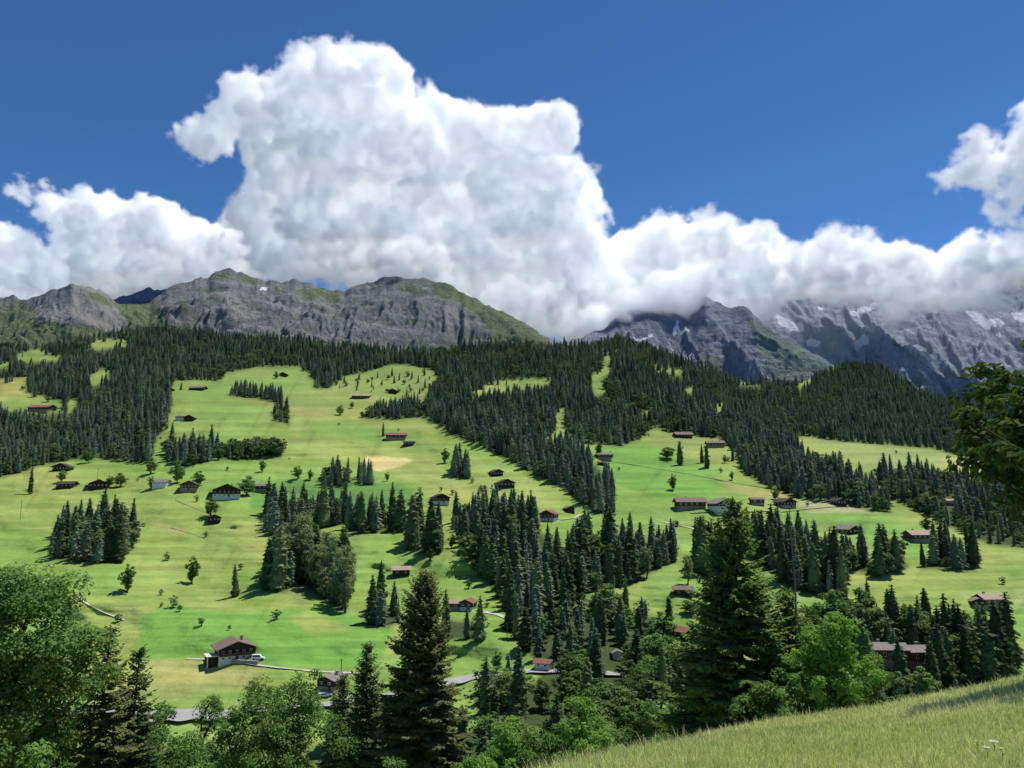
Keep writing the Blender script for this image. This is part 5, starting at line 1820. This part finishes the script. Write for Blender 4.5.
def cloud(blobs, Y, vox, k=70.0, warp=320, a1=640, a2=430, edge=105.0, bias=20.0, shift=(0, 0, 0)):
    """blobs: u, v, radius in pixels and, optionally, a distance of its own"""
    BL = []
    for bb in blobs:
        yy = bb[3] if len(bb) > 3 else Y
        BL.append((pt(bb[0], bb[1], yy), bb[2] * yy / F))
    mn = [min(c[i] - r for c, r in BL) - 160 for i in range(3)]
    mx = [max(c[i] + r for c, r in BL) + 160 for i in range(3)]
    me = D.meshes.new('cloud')
    o = link('cloud', me)
    g = D.node_groups.new('cloud', 'GeometryNodeTree')
    g.interface.new_socket('Geometry', in_out='INPUT', socket_type='NodeSocketGeometry')
    g.interface.new_socket('Geometry', in_out='OUTPUT', socket_type='NodeSocketGeometry')
    N, Lk = g.nodes, g.links.new
    go = N.new('NodeGroupOutput')
    pos0 = N.new('GeometryNodeInputPosition').outputs[0]

    def ma(op, a, b_=None, c=None):
        n = N.new('ShaderNodeMath')
        n.operation = op
        for i, x in enumerate((a, b_, c)):
            if x is None:
                continue
            if isinstance(x, (int, float)):
                n.inputs[i].default_value = x
            else:
                Lk(x, n.inputs[i])
        return n.outputs[0]

    def vm(op, a, b_):
        n = N.new('ShaderNodeVectorMath')
        n.operation = op
        for i, x in enumerate((a, b_)):
            if isinstance(x, tuple):
                n.inputs[i].default_value = x
            else:
                Lk(x, n.inputs[i])
        return n
    pos = vm('ADD', pos0, shift).outputs[0]

    def noise(scale, detail, rough=.5, col=False):
        n = N.new('ShaderNodeTexNoise')
        n.inputs['Scale'].default_value = scale
        n.inputs['Detail'].default_value = detail
        n.inputs['Roughness'].default_value = rough
        Lk(pos, n.inputs['Vector'])
        return n.outputs['Color' if col else 0]
    off = vm('SUBTRACT', noise(1 / 750, 1, .5, True), (.5, .5, .5)).outputs[0]
    s_ = N.new('ShaderNodeVectorMath')
    s_.operation = 'SCALE'
    Lk(off, s_.inputs[0])
    s_.inputs['Scale'].default_value = warp
    p = vm('ADD', pos0, s_.outputs[0]).outputs[0]
    S = None
    for c, r in BL:
        d = vm('DISTANCE', p, tuple(float(x) for x in c)).outputs['Value']
        e = ma('EXPONENT', ma('MINIMUM', ma('MULTIPLY_ADD', d, -1 / k, r / k), 30.0))
        S = e if S is None else ma('ADD', S, e)
    sdf = ma('MULTIPLY', ma('LOGARITHM', ma('MAXIMUM', S, 1e-12), math.e), k)
    f = ma('MULTIPLY_ADD', ma('SUBTRACT', noise(1 / 430, 6, .58), .5), a1, sdf)
    bil = ma('ABSOLUTE', ma('SUBTRACT', noise(1 / 250, 5, .52), .5))
    f = ma('MULTIPLY_ADD', bil, -a2, f)
    f = ma('MULTIPLY_ADD', ma('SUBTRACT', noise(1 / 105, 4, .6), .5), 135, f)
    f = ma('ADD', f, bias)
    cl = N.new('ShaderNodeClamp')
    Lk(ma('MULTIPLY', f, 1 / edge), cl.inputs[0])
    vc = N.new('GeometryNodeVolumeCube')
    Lk(cl.outputs[0], vc.inputs['Density'])
    vc.inputs['Min'].default_value = [float(x) for x in mn]
    vc.inputs['Max'].default_value = [float(x) for x in mx]
    for i, a in enumerate('XYZ'):
        vc.inputs['Resolution ' + a].default_value = int((mx[i] - mn[i]) / vox)
    sm = N.new('GeometryNodeSetMaterial')
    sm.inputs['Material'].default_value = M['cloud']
    Lk(vc.outputs[0], sm.inputs[0])
    Lk(sm.outputs[0], go.inputs[0])
    md = o.modifiers.new('cloud', 'NODES')
    md.node_group = g
    me.materials.append(M['cloud'])
    return tag(o, kind='structure')


VOX = 13.0
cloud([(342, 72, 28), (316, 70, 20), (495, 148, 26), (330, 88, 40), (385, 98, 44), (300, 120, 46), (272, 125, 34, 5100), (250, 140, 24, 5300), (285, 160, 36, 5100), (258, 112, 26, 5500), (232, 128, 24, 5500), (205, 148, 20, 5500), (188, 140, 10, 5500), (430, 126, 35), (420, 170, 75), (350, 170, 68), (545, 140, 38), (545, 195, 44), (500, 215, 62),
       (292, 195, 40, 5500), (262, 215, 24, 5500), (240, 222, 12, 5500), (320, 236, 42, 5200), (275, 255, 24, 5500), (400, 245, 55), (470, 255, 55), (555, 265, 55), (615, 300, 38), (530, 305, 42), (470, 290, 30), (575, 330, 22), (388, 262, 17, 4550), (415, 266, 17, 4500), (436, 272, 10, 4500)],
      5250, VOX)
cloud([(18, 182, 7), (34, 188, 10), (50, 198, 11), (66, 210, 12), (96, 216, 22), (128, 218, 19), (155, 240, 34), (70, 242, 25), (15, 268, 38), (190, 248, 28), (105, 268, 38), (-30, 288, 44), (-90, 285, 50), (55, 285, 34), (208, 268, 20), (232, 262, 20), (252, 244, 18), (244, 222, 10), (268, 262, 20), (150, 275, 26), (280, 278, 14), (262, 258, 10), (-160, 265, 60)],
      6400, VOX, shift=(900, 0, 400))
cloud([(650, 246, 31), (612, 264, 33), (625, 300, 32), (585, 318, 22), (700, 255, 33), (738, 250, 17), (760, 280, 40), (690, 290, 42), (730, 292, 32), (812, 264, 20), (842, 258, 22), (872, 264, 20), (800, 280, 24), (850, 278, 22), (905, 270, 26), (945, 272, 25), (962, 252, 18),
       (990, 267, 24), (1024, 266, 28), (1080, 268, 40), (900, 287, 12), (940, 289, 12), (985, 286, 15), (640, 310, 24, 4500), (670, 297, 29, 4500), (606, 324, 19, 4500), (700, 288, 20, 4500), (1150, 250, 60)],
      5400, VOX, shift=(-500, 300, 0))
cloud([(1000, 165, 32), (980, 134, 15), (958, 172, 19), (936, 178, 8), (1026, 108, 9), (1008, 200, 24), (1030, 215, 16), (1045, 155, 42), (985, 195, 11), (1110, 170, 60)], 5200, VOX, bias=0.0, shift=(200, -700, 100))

# ------------------------------------------------------------------ light
EL, AZ = math.radians(65), math.radians(56)
w = D.worlds.new('World')
sc.world = w
w.use_nodes = True
nt = w.node_tree
sky = nt.nodes.new('ShaderNodeTexSky')
sky.sky_type = 'NISHITA'
sky.sun_disc = False
sky.sun_elevation = EL
sky.sun_rotation = AZ
sky.altitude = 3200
sky.air_density = 0.75
sky.dust_density = 0.0
sky.ozone_density = 4.0
bg = nt.nodes['Background']
bg.inputs[1].default_value = 0.15
hs = nt.nodes.new('ShaderNodeHueSaturation')
hs.inputs['Saturation'].default_value = 1.17
nt.links.new(sky.outputs[0], hs.inputs['Color'])
nt.links.new(hs.outputs[0], bg.inputs[0])
sd = Vector((math.sin(AZ) * math.cos(EL), math.cos(AZ) * math.cos(EL), math.sin(EL)))
L = D.lights.new('sun', 'SUN')
L.energy = 5.0
L.angle = math.radians(0.53)
L.color = (1.0, 0.95, 0.87)
lo = D.objects.new('sun', L)
COL.objects.link(lo)
lo.rotation_euler = (-sd).to_track_quat('-Z', 'Y').to_euler()

sc.view_settings.view_transform = 'Standard'
sc.view_settings.look = 'None'
sc.view_settings.exposure = 0
cy = sc.cycles
cy.volume_bounces = 24
cy.max_bounces = 28
cy.diffuse_bounces = 3
cy.glossy_bounces = 2
cy.transmission_bounces = 4
cy.volume_step_rate = 2.0
cy.use_adaptive_sampling = True
cy.adaptive_threshold = 0.02
cy.use_denoising = True
